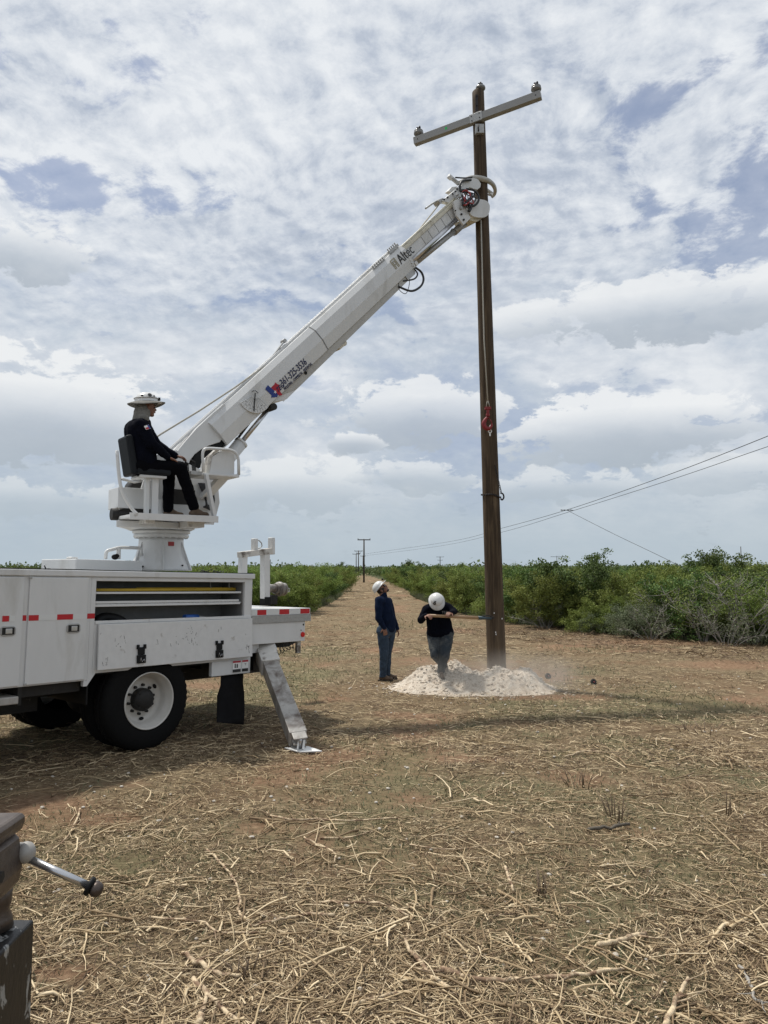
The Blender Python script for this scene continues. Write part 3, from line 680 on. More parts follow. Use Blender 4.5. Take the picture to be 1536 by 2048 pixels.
# upright dry stubs
def stub(px, py, h, label, n=9, spread=.12):
    g = gnd(px, py); mb = MB().ell((0, 0, -.045), (spread * 1.25, spread * 1.25, .012), None, 14, 6)
    for i in range(n):
        a = random.random() * 6.28; d = Vector((math.cos(a) * spread, math.sin(a) * spread, 0)) * random.random()
        tp = d * 2.2 + Vector((random.uniform(-.05, .02), 0, h * random.uniform(.5, 1)))
        mb.tube([d - Vector((0, 0, .045)), (d + tp) / 2 + Vector((random.uniform(-.02, .02),) * 3), tp], [.006, .005, .002], 5)
    tag(mb.build('stalk_stub', M['twigdark'], loc=(g.x, g.y, gz1(g.x, g.y))), label, 'stub', 'cut stalk stubs on the cleared ground')
stub(1232, 1640, .22, 'dry stalks fanning up behind the reddish brown log stub on the right')
stub(1160, 1570, .16, 'dry cut stalks on the bare soil in the middle right')
stub(1455, 1630, .25, 'tallest single upright dark stub at the far right of the middle ground', 3, .05)
stub(1415, 1465, .12, 'dense clump of short cut stems right of the discs', 14, .3)
stub(1370, 1460, .12, 'small clump of cut stems left of the dense clump on the right', 8, .15)
stub(905, 1540, .10, 'short grey stubble on the reddish strip in the centre', 12, .25)
stub(490, 1965, .12, 'short splintered stems in the left foreground near the bottom edge', 6, .05)
stub(1085, 1790, .16, 'cluster of thin reddish stems in the centre foreground', 9, .08)
stub(18, 1440, .25, 'dry grey stems standing left of the truck wheels at the picture edge', 5, .08)
stub(700, 1478, .10, 'short stubble in the shadow right of the outrigger pad', 10, .25)

# ------------------------------------------------------------------ brush
def stems_mesh(rs, n, h, r, sub=3, rad=.025, lean=.55):
    """crooked stems; returns MB and a list of tip points"""
    mb = MB(); tips = []
    for i in range(n):
        a = rs.random() * 6.28; b = Vector((math.cos(a), math.sin(a), 0)) * rs.random() * r * .25
        d = Vector((math.cos(a) * lean * rs.uniform(.3, 1.2), math.sin(a) * lean * rs.uniform(.3, 1.2), 1)).normalized()
        p = b.copy(); pts = [p.copy()]; L = h * rs.uniform(.7, 1.05); K = 6
        for k in range(K):
            d = (d + Vector((rs.gauss(0, .22), rs.gauss(0, .22), rs.gauss(0, .08)))).normalized(); p = p + d * L / K; pts.append(p.copy())
            if k >= 1:
                for q in range(sub):
                    e = (d + Vector((rs.gauss(0, .8), rs.gauss(0, .8), rs.gauss(0, .45)))).normalized(); l2 = L * rs.uniform(.15, .36)
                    m1 = p + e * l2 * .5 + Vector((rs.gauss(0, .04), rs.gauss(0, .04), 0)); m2 = m1 + (e + Vector((rs.gauss(0, .4), rs.gauss(0, .4), .1))).normalized() * l2 * .5
                    mb.tube([p, m1, m2], [rad * .42, rad * .28, rad * .12], 4, caps=False); tips.append(m2); tips.append(m1)
        mb.tube(pts, [rad * (1 - .8 * k / K) for k in range(K + 1)], 5, caps=False); tips.append(pts[-1])
    return mb, tips
def leaf_quads(rg, centres, rad, per, size, flat=.8, elong=2.0, squash=.7):
    c = np.repeat(centres, per, 0); n = len(c)
    off = rg.normal(0, 1, (n, 3)); off /= np.linalg.norm(off, axis=1)[:, None] + 1e-6
    rr = rad * rg.random((n, 1)) ** .45; off = off * rr; off[:, 2] *= squash
    p = c + off
    a = rg.normal(0, 1, (n, 3)); a /= np.linalg.norm(a, axis=1)[:, None]; b = rg.normal(0, 1, (n, 3)); b = np.cross(a, b); b /= np.linalg.norm(b, axis=1)[:, None] + 1e-6
    s = size * rg.uniform(.6, 1.3, (n, 1)); a = a * s * .5 * elong ** .5; b = b * s * .5 / elong ** .5
    V = np.stack([p - a, p + b, p + a, p - b], 1).reshape(-1, 3)
    clump = np.repeat(rg.random(len(centres)), per)
    rnd = np.clip(.55 * clump + .45 * rg.random(n), 0, 1)
    return V, np.arange(n * 4).reshape(-1, 4), np.repeat(rnd, 4)
PROTO = {}
def proto(key, name, label, cat_, seed, h, r, nst, per, size, leafm, crad=.26, sub=3, rad=.022, lean=.55, stemm='barkstem', elong=2.0, extra_low=0):
    rs = random.Random(seed); rg = np.random.default_rng(seed)
    root = empty(name, label, cat_)
    mb, tips = stems_mesh(rs, nst, h, r, sub, rad, lean); mb.build('stems', M[stemm], root, fix=False)
    if per:
        C = np.array([list(t) for t in tips])
        if extra_low:
            a = rg.random(extra_low) * 6.28; q = r * (.4 + .6 * rg.random(extra_low)); C = np.concatenate([C, np.stack([np.cos(a) * q, np.sin(a) * q, rg.uniform(.12, h * .6, extra_low)], 1)])
        C[:, 2] = np.maximum(C[:, 2], .12)
        V, Q, A = leaf_quads(rg, C, crad, per, size, elong=elong)
        V[:, 2] = np.maximum(V[:, 2], .01)
        npmesh('foliage', V, Q, M[leafm], A, parent=root)
    PROTO[key] = [root, False]
    return root
HR = 'brush along the right side of the clearing'; HL = 'brush along the left side of the track'
proto('m1', 'mesquite_shrub', '', 'shrub', 1, 2.1, 1.5, 7, 62, .062, 'leaf_mesq', .27, extra_low=60)
proto('m2', 'mesquite_shrub', '', 'shrub', 2, 2.2, 1.6, 8, 56, .060, 'leaf_mesq', .25, lean=.7, extra_low=60)
proto('m3', 'mesquite_shrub', '', 'shrub', 3, 1.5, 1.4, 8, 60, .055, 'leaf_mesq', .24, lean=.9, extra_low=70)
proto('d1', 'dark_shrub', '', 'shrub', 4, 2.2, 1.3, 8, 58, .066, 'leaf_dark', .24, elong=1.4, extra_low=60)
proto('d2', 'dark_shrub', '', 'shrub', 5, 2.5, 1.2, 7, 56, .070, 'leaf_dark', .22, lean=.4, elong=1.4, extra_low=60)
proto('s1', 'grey_green_shrub', '', 'shrub', 6, 1.5, 1.3, 9, 46, .05, 'leaf_sage', .26, lean=.9, extra_low=70)
proto('b1', 'bare_shrub', '', 'shrub', 7, 1.9, 1.0, 15, 5, .045, 'leaf_mesq', .3, sub=4, rad=.020, lean=.5, stemm='greywood')
proto('b2', 'bare_shrub', '', 'shrub', 8, 1.5, 1.2, 12, 4, .045, 'leaf_sage', .3, sub=4, rad=.018, lean=1.0, stemm='greywood')
def plant(key, x, y, s=1.0, rz=None, label='', group=None, sz=None):
    root, used = PROTO[key]
    o = root if not used else copy_tree(root); PROTO[key][1] = True
    o.location = (x, y, gz1(x, y) - .02); o.rotation_euler = (0, 0, random.random() * 6.28 if rz is None else rz); o.scale = (s, s, s if sz is None else sz)
    o['label'] = label; o['category'] = 'shrub'
    if group: o['group'] = group
    elif 'group' in o: del o['group']
    return o
KN = {'m': 'feathery light green mesquite shrub', 'd': 'dark leafy green shrub', 's': 'low grey green shrub', 'b': 'bare grey branched shrub'}
def auto(key, x, y, s, side, tier, sz=None):
    lab = {'R': ('', 'deep in the thicket right of the track', 'far off beside the right of the track'), 'L': ('', 'in the thicket left of the track', 'far off beside the left of the track')}[side][tier]
    gr = {'R': ('front row of the right thicket', 'inner rows of the right thicket', 'far right trackside brush'), 'L': ('near end of the left thicket', 'inner rows of the left thicket', 'far left trackside brush')}[side][tier]
    o = plant(key, x, y, s, None, KN[key[0]] + ' ' + lab, gr + ', ' + KN[key[0]], sz=sz)
    if tier == 0: FRONT.append((side, x / y, key[0], o))
FRONT = []
def name_front():
    num = ['first', 'second', 'third', 'fourth', 'fifth', 'sixth', 'seventh', 'eighth', 'ninth', 'tenth', 'eleventh', 'twelfth', 'thirteenth', 'fourteenth', 'fifteenth', 'sixteenth', 'seventeenth', 'eighteenth', 'nineteenth', 'twentieth']
    for side in 'RL':
        for k in 'mdsb':
            L_ = sorted([f for f in FRONT if f[0] == side and f[2] == k], key=lambda f: f[1])
            for i, f in enumerate(L_): f[3]['label'] = '%s, %s from the left in the %s' % (KN[k], num[i] if i < 20 else 'twenty-' + num[i - 20], 'right front row' if side == 'R' else 'near left thicket')
# standouts first
def px_at(px, y): return (px - 768) / FPX * y
plant('d2', px_at(1165, 27), 27, .98, .4, 'tallest dark shrub with spiky tips rising right of the pole')
plant('d1', px_at(1432, 31), 31, 1.16, 1.1, 'round topped dark shrub standing above the skyline at the far right')
plant('d1', px_at(1060, 29), 29, .88, 2.0, 'dark leafy shrub directly right of the pole behind the pale twigs')
plant('m1', px_at(1095, 26.8), 26.8, .85, 2.2, 'light green feathery bush just right of the pole at the clearing edge')
plant('m3', px_at(1170, 24.6), 24.6, .62, .3, 'low bright green bush at the edge of the clearing, the left one of the pair')
plant('m3', px_at(1225, 24.2), 24.2, .66, 1.9, 'low bright green bush at the edge of the clearing, the right one of the pair')
plant('b2', px_at(1085, 26.4), 26.4, .75, .2, 'pale leafless shrub lying low right of the pole')
plant('b2', px_at(1300, 22.2), 22.2, .8, 1.4, 'sprawling pale bare shrub in front of the thicket')
plant('b1', px_at(1400, 21.6), 21.6, .95, 2.4, 'tall bare grey shrub in the front row, left of the two at the right edge')
plant('b1', px_at(1490, 20.9), 20.9, 1.0, .5, 'tall bare grey shrub nearest the right edge of the picture')
plant('b2', px_at(1450, 20.6), 20.6, .8, 3.4, 'low tangle of curved bare grey branches at the right edge')
plant('b1', px_at(1345, 22.6), 22.6, .85, 3.9, 'bare grey shrub with thin upright stems left of the tall bare pair')
plant('s1', px_at(1255, 22.9), 22.9, .6, 0, 'low grey green bush bending over the clearing edge')
plant('s1', px_at(1185, 24.2), 24.2, .42, 2, 'small sage coloured bush at the clearing edge below the bright green pair')
def rows():
    rs = random.Random(21); cnt = 0; pts = []
    def ok(x, y, d):
        return all((x - a) ** 2 + (y - b) ** 2 > d * d for a, b in pts)
    # right thicket
    for tier, (y0, y1, n, wid, dmin) in enumerate(((14, 36, 52, 3.2, 1.0), (20, 60, 90, 16, 1.5), (36, 130, 64, 4.0, 1.6))):
        k = 0; tries = 0
        while k < n and tries < 6000:
            tries += 1; y = rs.uniform(y0, y1); e = float(np.interp(y, *RX)); x = e + rs.uniform(.8 if tier != 1 else 3.0, wid + (y - y0) * (.25 if tier == 1 else 0))
            if x > .62 * y + 3: continue
            if not ok(x, y, dmin): continue
            pts.append((x, y)); k += 1
            key = rs.choice(['m1', 'm2', 'd1', 'm3', 'd2', 's1', 'm1', 'm2'] if tier == 0 else ['m1', 'm2', 'd1', 'd2', 'm2'])
            if tier == 0 and rs.random() < .04 and x > 5: key = rs.choice(['b1', 'b2'])
            s = rs.uniform(.72, .92) if tier == 0 else rs.uniform(.82, 1.0)
            auto(key, x, y, s, 'R', tier, s * rs.uniform(.85, 1.0))
    # left thicket
    for tier, (y0, y1, n, wid, dmin) in enumerate(((33.5, 44, 26, 6, 1.2), (36, 70, 60, 22, 1.6), (44, 180, 56, 4, 1.7))):
        k = 0; tries = 0
        while k < n and tries < 6000:
            tries += 1; y = rs.uniform(y0, y1); e = float(np.interp(y, *LX)); x = e - rs.uniform(.9, wid)
            if y < 34: continue
            if x < -.62 * y - 2 or not ok(x, y, dmin): continue
            pts.append((x, y)); k += 1
            key = rs.choice(['m1', 'm2', 'd1', 'm3', 'm1'] if tier == 0 else ['m1', 'm2', 'd1', 'm2'])
            s = rs.uniform(.8, 1.0); auto(key, x, y, s, 'L', tier, s * rs.uniform(.85, 1.0))
rows(); name_front()
def far_brush():
    rg = np.random.default_rng(3); C = []; 
    y = 45 * (800 / 45) ** rg.random(9000); x = rg.uniform(-.75, .75, 9000) * y
    k = in_brush(x, y, 2.5); x = x[k]; y = y[k]
    n = len(x); sc = np.clip(y / 60, 1, 4.5)
    hh = rg.uniform(1.3, 2.6, n) * (1 + np.clip((y - 150) / 500, 0, .9) * rg.random(n))
    V, Q, A = [], [], []; off = 0
    for j in range(5):
        cx = x + rg.normal(0, .8, n) * sc ** .6; cy = y + rg.normal(0, .8, n); cz = hh * rg.uniform(.2, .88, n)
        c = np.stack([cx, cy, cz], 1); per = 7
        cc = np.repeat(c, per, 0); m = len(cc); o = rg.normal(0, .33, (m, 3)); o[:, 2] *= .6; p = cc + o * np.repeat(sc ** .5, per)[:, None]
        a = rg.normal(0, 1, (m, 3)); b = np.cross(a, rg.normal(0, 1, (m, 3))); a /= np.linalg.norm(a, axis=1)[:, None]; b /= np.linalg.norm(b, axis=1)[:, None]
        s = (.13 * np.repeat(sc ** .8, per) * rg.uniform(.6, 1.3, m))[:, None]
        V.append(np.stack([p - a * s, p + b * s * .7, p + a * s, p - b * s * .7], 1).reshape(-1, 3)); Q.append(np.arange(m * 4).reshape(-1, 4) + off); off += m * 4
        A.append(np.repeat(np.clip(.6 * np.repeat(rg.random(n), per) + .4 * rg.random(m), 0, 1), 4))
    V = np.concatenate(V); V[:, 2] = np.maximum(V[:, 2], 0)
    tag(npmesh('distant_brush', V, np.concatenate(Q), M['leaf_far'], np.concatenate(A)), kind='stuff', label='green brush country stretching to the horizon', cat='brush')
far_brush()
def far_tree(px, Y, h, r, label, seed):
    rg = np.random.default_rng(seed); rs = random.Random(seed)
    root = empty('distant_tree', label, 'tree', (px_at(px, Y), Y, 0))
    mb, tips = stems_mesh(rs, 4, h * .8, r, 3, .12, .6); mb.build('trunk', M['barkstem'], root, fix=False)
    C = np.array([list(t) for t in tips]); C[:, 0] *= r / max(.1, np.abs(C[:, 0]).max()); C[:, 2] = np.clip(C[:, 2], h * .3, h)
    V, Q, A = leaf_quads(rg, C, h * .15, 22, h * .05, elong=1.3); npmesh('crown', V, Q, M['leaf_far'], A, parent=root)
far_tree(805, 230, 5.0, 3.6, 'rounded lone tree on the skyline just left of the pole', 31)
far_tree(680, 210, 3.9, 3.0, 'small tree on the skyline left of the far power poles', 32)
far_tree(585, 90, 3.0, 2.4, 'bushy tree on the left skyline beside the truck rack', 33)
far_tree(1410, 300, 5.5, 5.0, 'grey green tree on the far right skyline', 34)

# edge weeds at the foot of the brush
def weeds():
    rg = np.random.default_rng(8); n = 16000
    y = rg.uniform(14, 60, n); side = rg.random(n) < .72
    x = np.where(side, np.interp(y, *RX) + np.abs(rg.normal(0, .6, n)) + .1, np.interp(np.maximum(y, 34.5), *LX) - np.abs(rg.normal(0, .6, n)) - .2); y = np.where(side, y, np.maximum(y, 34.5))
    h = rg.uniform(.08, .42, n); w = rg.uniform(.006, .016, n); th = rg.random(n) * 6.28; dr = rg.random(n) * 6.28; le = rg.uniform(.1, .7, n)
    b0 = np.stack([x - np.cos(th) * w, y - np.sin(th) * w, 0 * x - .01], 1); b1 = np.stack([x + np.cos(th) * w, y + np.sin(th) * w, 0 * x - .01], 1); tp = np.stack([x + np.cos(dr) * h * le, y + np.sin(dr) * h * le, h], 1)
    V = np.stack([b0, b1, tp], 1).reshape(-1, 3)
    tag(npmesh('weeds', V, np.arange(n * 3).reshape(-1, 3), M['leaf_sage'], np.repeat(rg.random(n), 3)), kind='stuff', label='thin weeds along the foot of the brush', cat='weeds')
weeds()

# ------------------------------------------------------------------ far power line
def far_pole(px, ptop, Y, label, arms=((.5, 1.4),), r=.13, base=0.0):
    X = px_at(px, Y); top = atY(px, ptop, Y).z
    root = empty('power_pole', label, 'power pole', (X, Y, base))
    MB().cyl((0, 0, -.2), (0, 0, top), r, r * .7, 10).build('shaft', M['farpole'], root)
    for dz, hl in arms:
        MB().box((-hl, -.07, top - dz - .07), (hl, .07, top - dz + .07)).build('crossarm', M['farpole'], root)
        for sx in (-.93, .93): MB().cyl((sx * hl, 0, top - dz + .07), (sx * hl, 0, top - dz + .25), .05, .04, 8).build('insulator', M['porc'], root)
    return root
far_pole(728, 1078, 112, 'nearest of the distant power poles, tall with a single level crossarm above the track', ((.12, .95),), .14)
far_pole(717, 1101, 190, 'second distant power pole with crossarm just left of the nearest one', ((.15, 1.0), (.7, .5)), .14)
far_pole(712.5, 1107, 230, 'leftmost of the distant poles clustered at the end of the track', ((.2, 1.1),), .15)
far_pole(726, 1111, 240, 'thin distant pole half hidden behind the nearest power pole', ((.2, .8),), .12)
far_pole(880, 1113, 330, 'small distant power pole with two crossarms above the brush between the crew and pole', ((.2, 1.6), (1.6, 1.1)), .2)
far_pole(541, 1119, 150, 'thin bare pole on the skyline behind the truck rack', (), .10)
far_pole(1481, 1093, 150, 'thin bare pole on the right skyline', (), .10)
far_pole(1113, 1112, 300, 'faint distant pole with crossarm on the skyline right of the tall pole', ((.3, 2.4),), .14)

def wire(pts, r, label, n=10, r1=None):
    P = smoothpath(pts, n); o0 = P[0].copy(); k = len(P); r1 = r1 or r
    return tag(MB().tube([p - o0 for p in P], [r + (r1 - r) * i / (k - 1) for i in range(k)], 6).build('overhead_wire', M['wire'], loc=o0), label, 'wire')
W0 = atY(1133, 1020, 38)
wire([atY(1640, 826, 20), atY(1536, 872, 22), atY(1330, 952, 29), W0, atY(1005, 1056, 52), atY(900, 1083, 80), atY(730, 1108, 112)], .011, 'upper overhead wire sweeping in from the right edge towards the far poles', r1=.012)
wire([atY(1640, 860, 20.4), atY(1536, 893, 22.4), atY(1340, 960, 29), W0 + Vector((.05, 0, -.12)), atY(1005, 1064, 52), atY(880, 1092, 80), atY(727, 1112, 112)], .009, 'lower overhead wire running just under the upper one', r1=.010)
wire([W0, atY(1230, 1069, 34), atY(1330, 1117, 30), atY(1454, 1181, 26), atY(1560, 1230, 23.5)], .010, 'slack wire dropping from the splice down into the right brush')
def splice():
    mb = MB(); 
    for i in range(4): mb.cyl((-.28 + i * .15, 0, 0), (-.19 + i * .15, 0, -.01), .028, .02, 8)
    mb.cyl((-.3, 0, 0), (.35, 0, -.02), .014, .014, 6)
    tag(mb.build('wire_splice', M['grease'], loc=W0), 'dark splice clamp where the wires meet right of the pole', 'clamp')
splice()

# ------------------------------------------------------------------ digger derrick truck
truck = empty('derrick_truck', 'white utility truck with raised digger derrick boom, side bin open and outrigger down', 'truck', matrix=TRK)
def P(name, m, parent=None, bevel=.006): return lambda mb: mb.build(name, M[m], parent or truck, bevel)
def pbox(name, m, boxes, parent=None, bevel=.006, **k):
    mb = MB()
    for a, b in boxes: mb.box(a, b)
    return mb.build(name, M[m], parent or truck, bevel)
NY = -1.22
# utility body: front section with upright doors, open middle bin, tail
body = pbox('body', 'white', [((-3.3, NY, .86), (-.70, -.74, 1.947)), ((-.70, NY, .92), (-.645, -.74, 1.947)), ((1.44, NY, .748), (1.568, -.74, 1.947)),
    ((-.645, NY, 1.903), (1.44, -.74, 1.947)), ((-.645, NY, .925), (1.44, NY + .03, 1.478)), ((-.645, NY + .03, .925), (1.44, -.74, .955)), ((.95, NY + .002, .75), (1.44, NY + .06, .925)),
    ((-3.3, .74, .86), (1.568, 1.22, 1.947)), ((-3.3, -.74, 1.10), (1.568, .74, 1.16))])
lip = pbox('body_top', 'white', [((-3.32, NY - .022, 1.949), (1.592, -.72, 2.013)), ((-3.32, .72, 1.949), (1.592, 1.242, 2.013))], bevel=.008)
MB().tube([(-3.3, NY + .01, 2.016), (-1, NY + .012, 2.020), (.4, NY + .01, 2.016), (1.58, NY + .012, 2.018)], .006, 5).build('edge_trim', M['black'], lip)
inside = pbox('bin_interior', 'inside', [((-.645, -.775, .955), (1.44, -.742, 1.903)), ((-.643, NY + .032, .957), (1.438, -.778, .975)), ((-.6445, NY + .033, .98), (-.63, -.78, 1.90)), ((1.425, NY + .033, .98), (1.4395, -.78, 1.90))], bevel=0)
for k, zz in enumerate((1.770, 1.638)):
    mb = MB(); mb.box((-.628, NY + .05, zz), (1.423, -.78, zz + .016))
    if k: # ridged front rail
        mb.box((-.628, NY + .035, zz - .012), (1.40, NY + .05, zz + .014)); mb.box((-.625, NY + .038, zz + .022), (1.38, NY + .05, zz + .048))
        for i in range(33): mb.box((-.60 + i * .061, NY + .040, zz + .012), (-.594 + i * .061, NY + .052, zz + .024))
    else: mb.box((-.628, NY + .036, zz - .006), (1.41, NY + .05, zz + .016))
    mb.build('shelf', M['white'], truck, .002)
pbox('hinge_rail', 'white2', [((-.64, NY - .012, 1.445), (1.545, NY, 1.478))], bevel=.003)
# folded-down bin door hanging, kicked out at the foot
dm = Matrix.Translation((0, NY - .016, 1.443)) @ Matrix.Rotation(R(-2.2), 4, 'X')
mb = MB(dm); mb.box((-.615, -.028, -.485), (1.545, 0, 0)); binlid = mb.build('drop_door', M['white2'], truck, .006)
for lx, lz in ((-.10, -.345), (1.0, -.36)):
    q = dm @ Matrix.Translation((lx, -.030, lz))
    mb = MB(q); mb.box((-.055, -.022, -.10), (.055, 0, -.01)); mb.box((-.042, -.018, -.008), (.042, 0, .075)); mb.box((-.058, -.022, .055), (-.028, 0, .105)); mb.box((.028, -.022, .055), (.058, 0, .105))
    la = mb.build('latch', M['black'], binlid, .005)
    mb = MB(q); mb.tube([(-.03, -.03, -.085), (-.02, -.034, -.04), (-.005, -.034, -.085), (.02, -.034, -.055), (.035, -.03, -.088)], .004, 5); mb.build('latch_bolt', M['steel'], la)
for x0, z0, L_, ang in ((.33, -.14, .09, 1.2), (.43, -.22, .12, 1.7), (.60, -.25, .12, 1.1), (.49, -.10, .07, .3), (.56, -.12, .06, -.4), (-.56, -.36, .05, 1.3), (-.35, -.16, .07, .5), (1.40, -.37, .08, .8), (1.45, -.34, .06, -.5)):
    pass
def scuffs():
    rs = random.Random(4); mb = MB(dm)
    for cx, cz, n, s in ((.56, -.15, 16, .11), (.60, -.26, 10, .08), (.36, -.22, 4, .05), (-.38, -.20, 9, .07), (-.53, -.40, 7, .04), (1.46, -.36, 12, .05), (1.02, -.12, 3, .05), (-.60, -.12, 5, .03), (.1, -.24, 3, .04)):
        for i in range(n):
            a = rs.uniform(-1.2, 1.9); L_ = rs.uniform(.008, .045); x = cx + rs.gauss(0, s * .5); z = cz + rs.gauss(0, s * .5)
            if not (-.6 < x < 1.5 and -.47 < z < -.02): continue
            mb.obox((x, -.0290, z), (x + L_ * math.cos(a) * .5, -.0290, z + L_ * math.sin(a)), .0016, .003 * rs.uniform(.5, 1.6), up=(0, 1, 0))
    mb.build('scratch_marks', M['grease'], binlid)
scuffs()
# upright doors
for x0, x1 in ((-1.375, -.745), (-2.10, -1.43), (-2.85, -2.15)):
    d = pbox('door', 'white', [((x0, NY - .020, .875), (x1, NY - .001, 1.935))], bevel=.006)
    hx = x0 + .48 if x1 > -1 else x1 - .14
    mb = MB(); mb.prism([(hx - .075, 1.385), (hx - .055, 1.365), (hx + .055, 1.365), (hx + .075, 1.385), (hx + .075, 1.44), (hx + .055, 1.46), (hx - .055, 1.46), (hx - .075, 1.44)], NY - .030, NY - .0215)
    h = mb.build('handle', M['galv'], d, .004)
    mb = MB(); mb.prism([(hx - .06, 1.378), (hx + .06, 1.378), (hx + .06, 1.447), (hx - .06, 1.447)], NY - .033, NY - .031); mb.build('handle_recess', M['grease'], h, .003)
    mb = MB(); mb.obox((hx - .03, NY - .038, 1.412), (hx + .035, NY - .038, 1.412), .010, .05, up=(0, 0, 1)); mb.build('paddle', M['steel'], h, .004)
    for zz in (1.93, .882): pbox('hinge', 'galv', [((x0 - .012, NY - .03, zz - .012), (x0 + .016, NY - .021, zz + .014))], d, .003)
# reflective tape along the doors
for x0, x1, c in ((-3.2, -1.70, 'tapewhite'), (-1.56, -1.505, 'tapewhite'), (-1.63, -1.565, 'red'), (-1.43, -1.385, 'red'), (-1.372, -1.27, 'red'), (-1.27, -1.078, 'tapewhite'), (-1.078, -.905, 'red'), (-.905, -.747, 'tapewhite'), (-.742, -.648, 'red')):
    yy = NY - .0225 if (x0 > -1.376 and x1 < -.744) or x1 < -1.5 else NY - .002
    pbox('reflective_tape', c, [((x0, yy, 1.505), (x1, yy + .0015, 1.56))], bevel=0)
# wheel arch cheek and chassis
mb = MB(); mb.prism([(-.70, .86), (-.70, .925), (-.648, .925), (-.60, .935), (-.70, .80), (-.74, .80), (-.74, .86)], NY + .001, NY + .05); mb.build('arch_cheek', M['white'], truck)
pbox('chassis', 'grease', [((-6.0, -.46, .62), (2.5, -.36, .86)), ((-6.0, .36, .62), (2.5, .46, .86)), ((1.2, -.7, .78), (1.35, .7, .9)), ((-1.5, -.6, .50), (-.9, -.3, .80)), ((-.64, -1.1, .93), (1.0, 1.1, 1.09)), ((-2.9, .1, .5), (-1.7, .7, .85))], bevel=0)
MB().cyl((0, -.9, .52), (0, .9, .52), .09).build('axle', M['grease'], truck)
MB().ell((0, 0, .52), (.22, .2, .22)).build('differential', M['grease'], truck)
pbox('wheel_well_shade', 'black', [((-.68, -1.18, .60), (-.66, -.4, .93)), ((-.60, -1.15, .90), (.95, 1.15, .924))], bevel=0)  # inner fender panels in black, the arch's shade put into their colour
pbox('step', 'leg', [((-3.1, NY - .01, .70), (-1.42, -.85, .775))], bevel=.01)
pbox('step_hanger', 'grease', [((-1.42, NY + .02, .68), (-1.38, -.85, .86)), ((-1.38, NY + .1, .74), (-.72, -.8, .86))], bevel=.004)
# warning stickers on the skirt
for x0, w in ((1.275, .13), (1.428, .10)):
    s_ = pbox('warning_sticker', 'decalwhite', [((x0, NY - .0035, .775), (x0 + w, NY - .002, .915))], bevel=0)
    pbox('sticker_header', 'logored', [((x0, NY - .0048, .893), (x0 + w, NY - .0037, .915))], s_, 0)
    pbox('sticker_text', 'inkblk', [((x0, NY - .0048, .775), (x0 + w, NY - .0037, .812))], s_, 0)
    mb = MB()
    if w > .12: mb.box((x0 + .03, NY - .0048, .835), (x0 + .048, NY - .0037, .88)); mb.box((x0 + .062, NY - .0048, .828), (x0 + .082, NY - .0037, .875)); mb.box((x0 + .03, NY - .0048, .828), (x0 + .055, NY - .0037, .834))
    else: mb.prism([(x0 + .025, .87), (x0 + .07, .872), (x0 + .05, .84), (x0 + .06, .862)], NY - .0048, NY - .0037)
    mb.build('sticker_symbol', M['inkblk'], s_)
# tail deck
mb = MB(); mb.box((1.572, NY + .01, 1.468), (2.665, 1.21, 1.552)); deck = mb.build('tail_deck', M['white'], truck, .004)
for x0, x1 in ((1.67, 1.83), (2.065, 2.25), (2.465, 2.65)): pbox('red_tape', 'red', [((x0, NY + .0075, 1.478), (x1, NY + .009, 1.545))], deck, 0)
for x0, x1 in ((1.58, 1.67), (1.83, 2.065), (2.25, 2.465)): pbox('silver_tape', 'tapewhite', [((x0, NY + .0078, 1.479), (x1, NY + .009, 1.544))], deck, 0)
mb = MB(); mb.box((1.572, NY - .005, 1.372), (2.665, 1.21, 1.466))
for i in range(54):
    for j in range(4):
        cx = 1.59 + i * .0198; cz = 1.385 + j * .021 + (i % 2) * .010; a = .8 if (i + j) % 2 else -.8
        mb.obox((cx - .006 * math.cos(a), NY - .0055, cz - .006 * math.sin(a)), (cx + .006 * math.cos(a), NY - .0055, cz + .006 * math.sin(a)), .003, .003, up=(0, 1, 0))
mb.build('tread_plate', M['galv'], truck)
tail = pbox('tail_skirt', 'white', [((1.572, NY + .012, 1.10), (2.57, 1.19, 1.37))])
MB().cyl((2.52, NY + .012, 1.19), (2.52, NY - .004, 1.19), .036, .034, 24).build('marker_lamp', M['lamp'], tail)
for x_, z_, r_ in ((2.535, 1.325, .014), (2.49, 1.25, .008)): MB().cyl((x_, NY + .013, z_), (x_, NY + .009, z_), r_, n=14).build('bolt_hole', M['black'], tail)
pbox('hitch_bracket', 'dirty', [((2.48, NY + .06, .93), (2.545, NY + .11, 1.10))], bevel=.005)
mb = MB(); mb.prism([(1.9, 1.0), (2.55, 1.0), (2.78, 1.075), (2.5, 1.099), (1.9, 1.099)], -.9, -.5); mb.box((1.75, -.95, .72), (2.0, -.7, 1.099)); mb.build('rear_hitch', M['grease'], truck)
mb = MB()
for i in range(5): x_ = 2.15 + i * .06; mb.tube(smoothpath([(x_, NY + .12, 1.10), (x_ - .04, NY + .10, 1.02), (x_ + .02, NY + .1, .93 + .02 * i), (x_ + .07, NY + .12, 1.0), (x_ + .05, NY + .14, 1.10)], 4), .006, 5)
mb.build('tail_wiring', M['hose'], truck)
# deck box with window strip, seen past the bin
pbox('deck_cabinet', 'white', [((1.60, .50, 1.16), (2.35, 1.18, 1.74))], bevel=.01)
pbox('cabinet_trim', 'steel', [((1.60, .485, 1.741), (2.36, 1.19, 1.76))], bevel=.004)
pbox('cabinet_cover', 'bluegrey', [((1.61, .50, 1.761), (2.34, 1.18, 1.82))], bevel=.01)
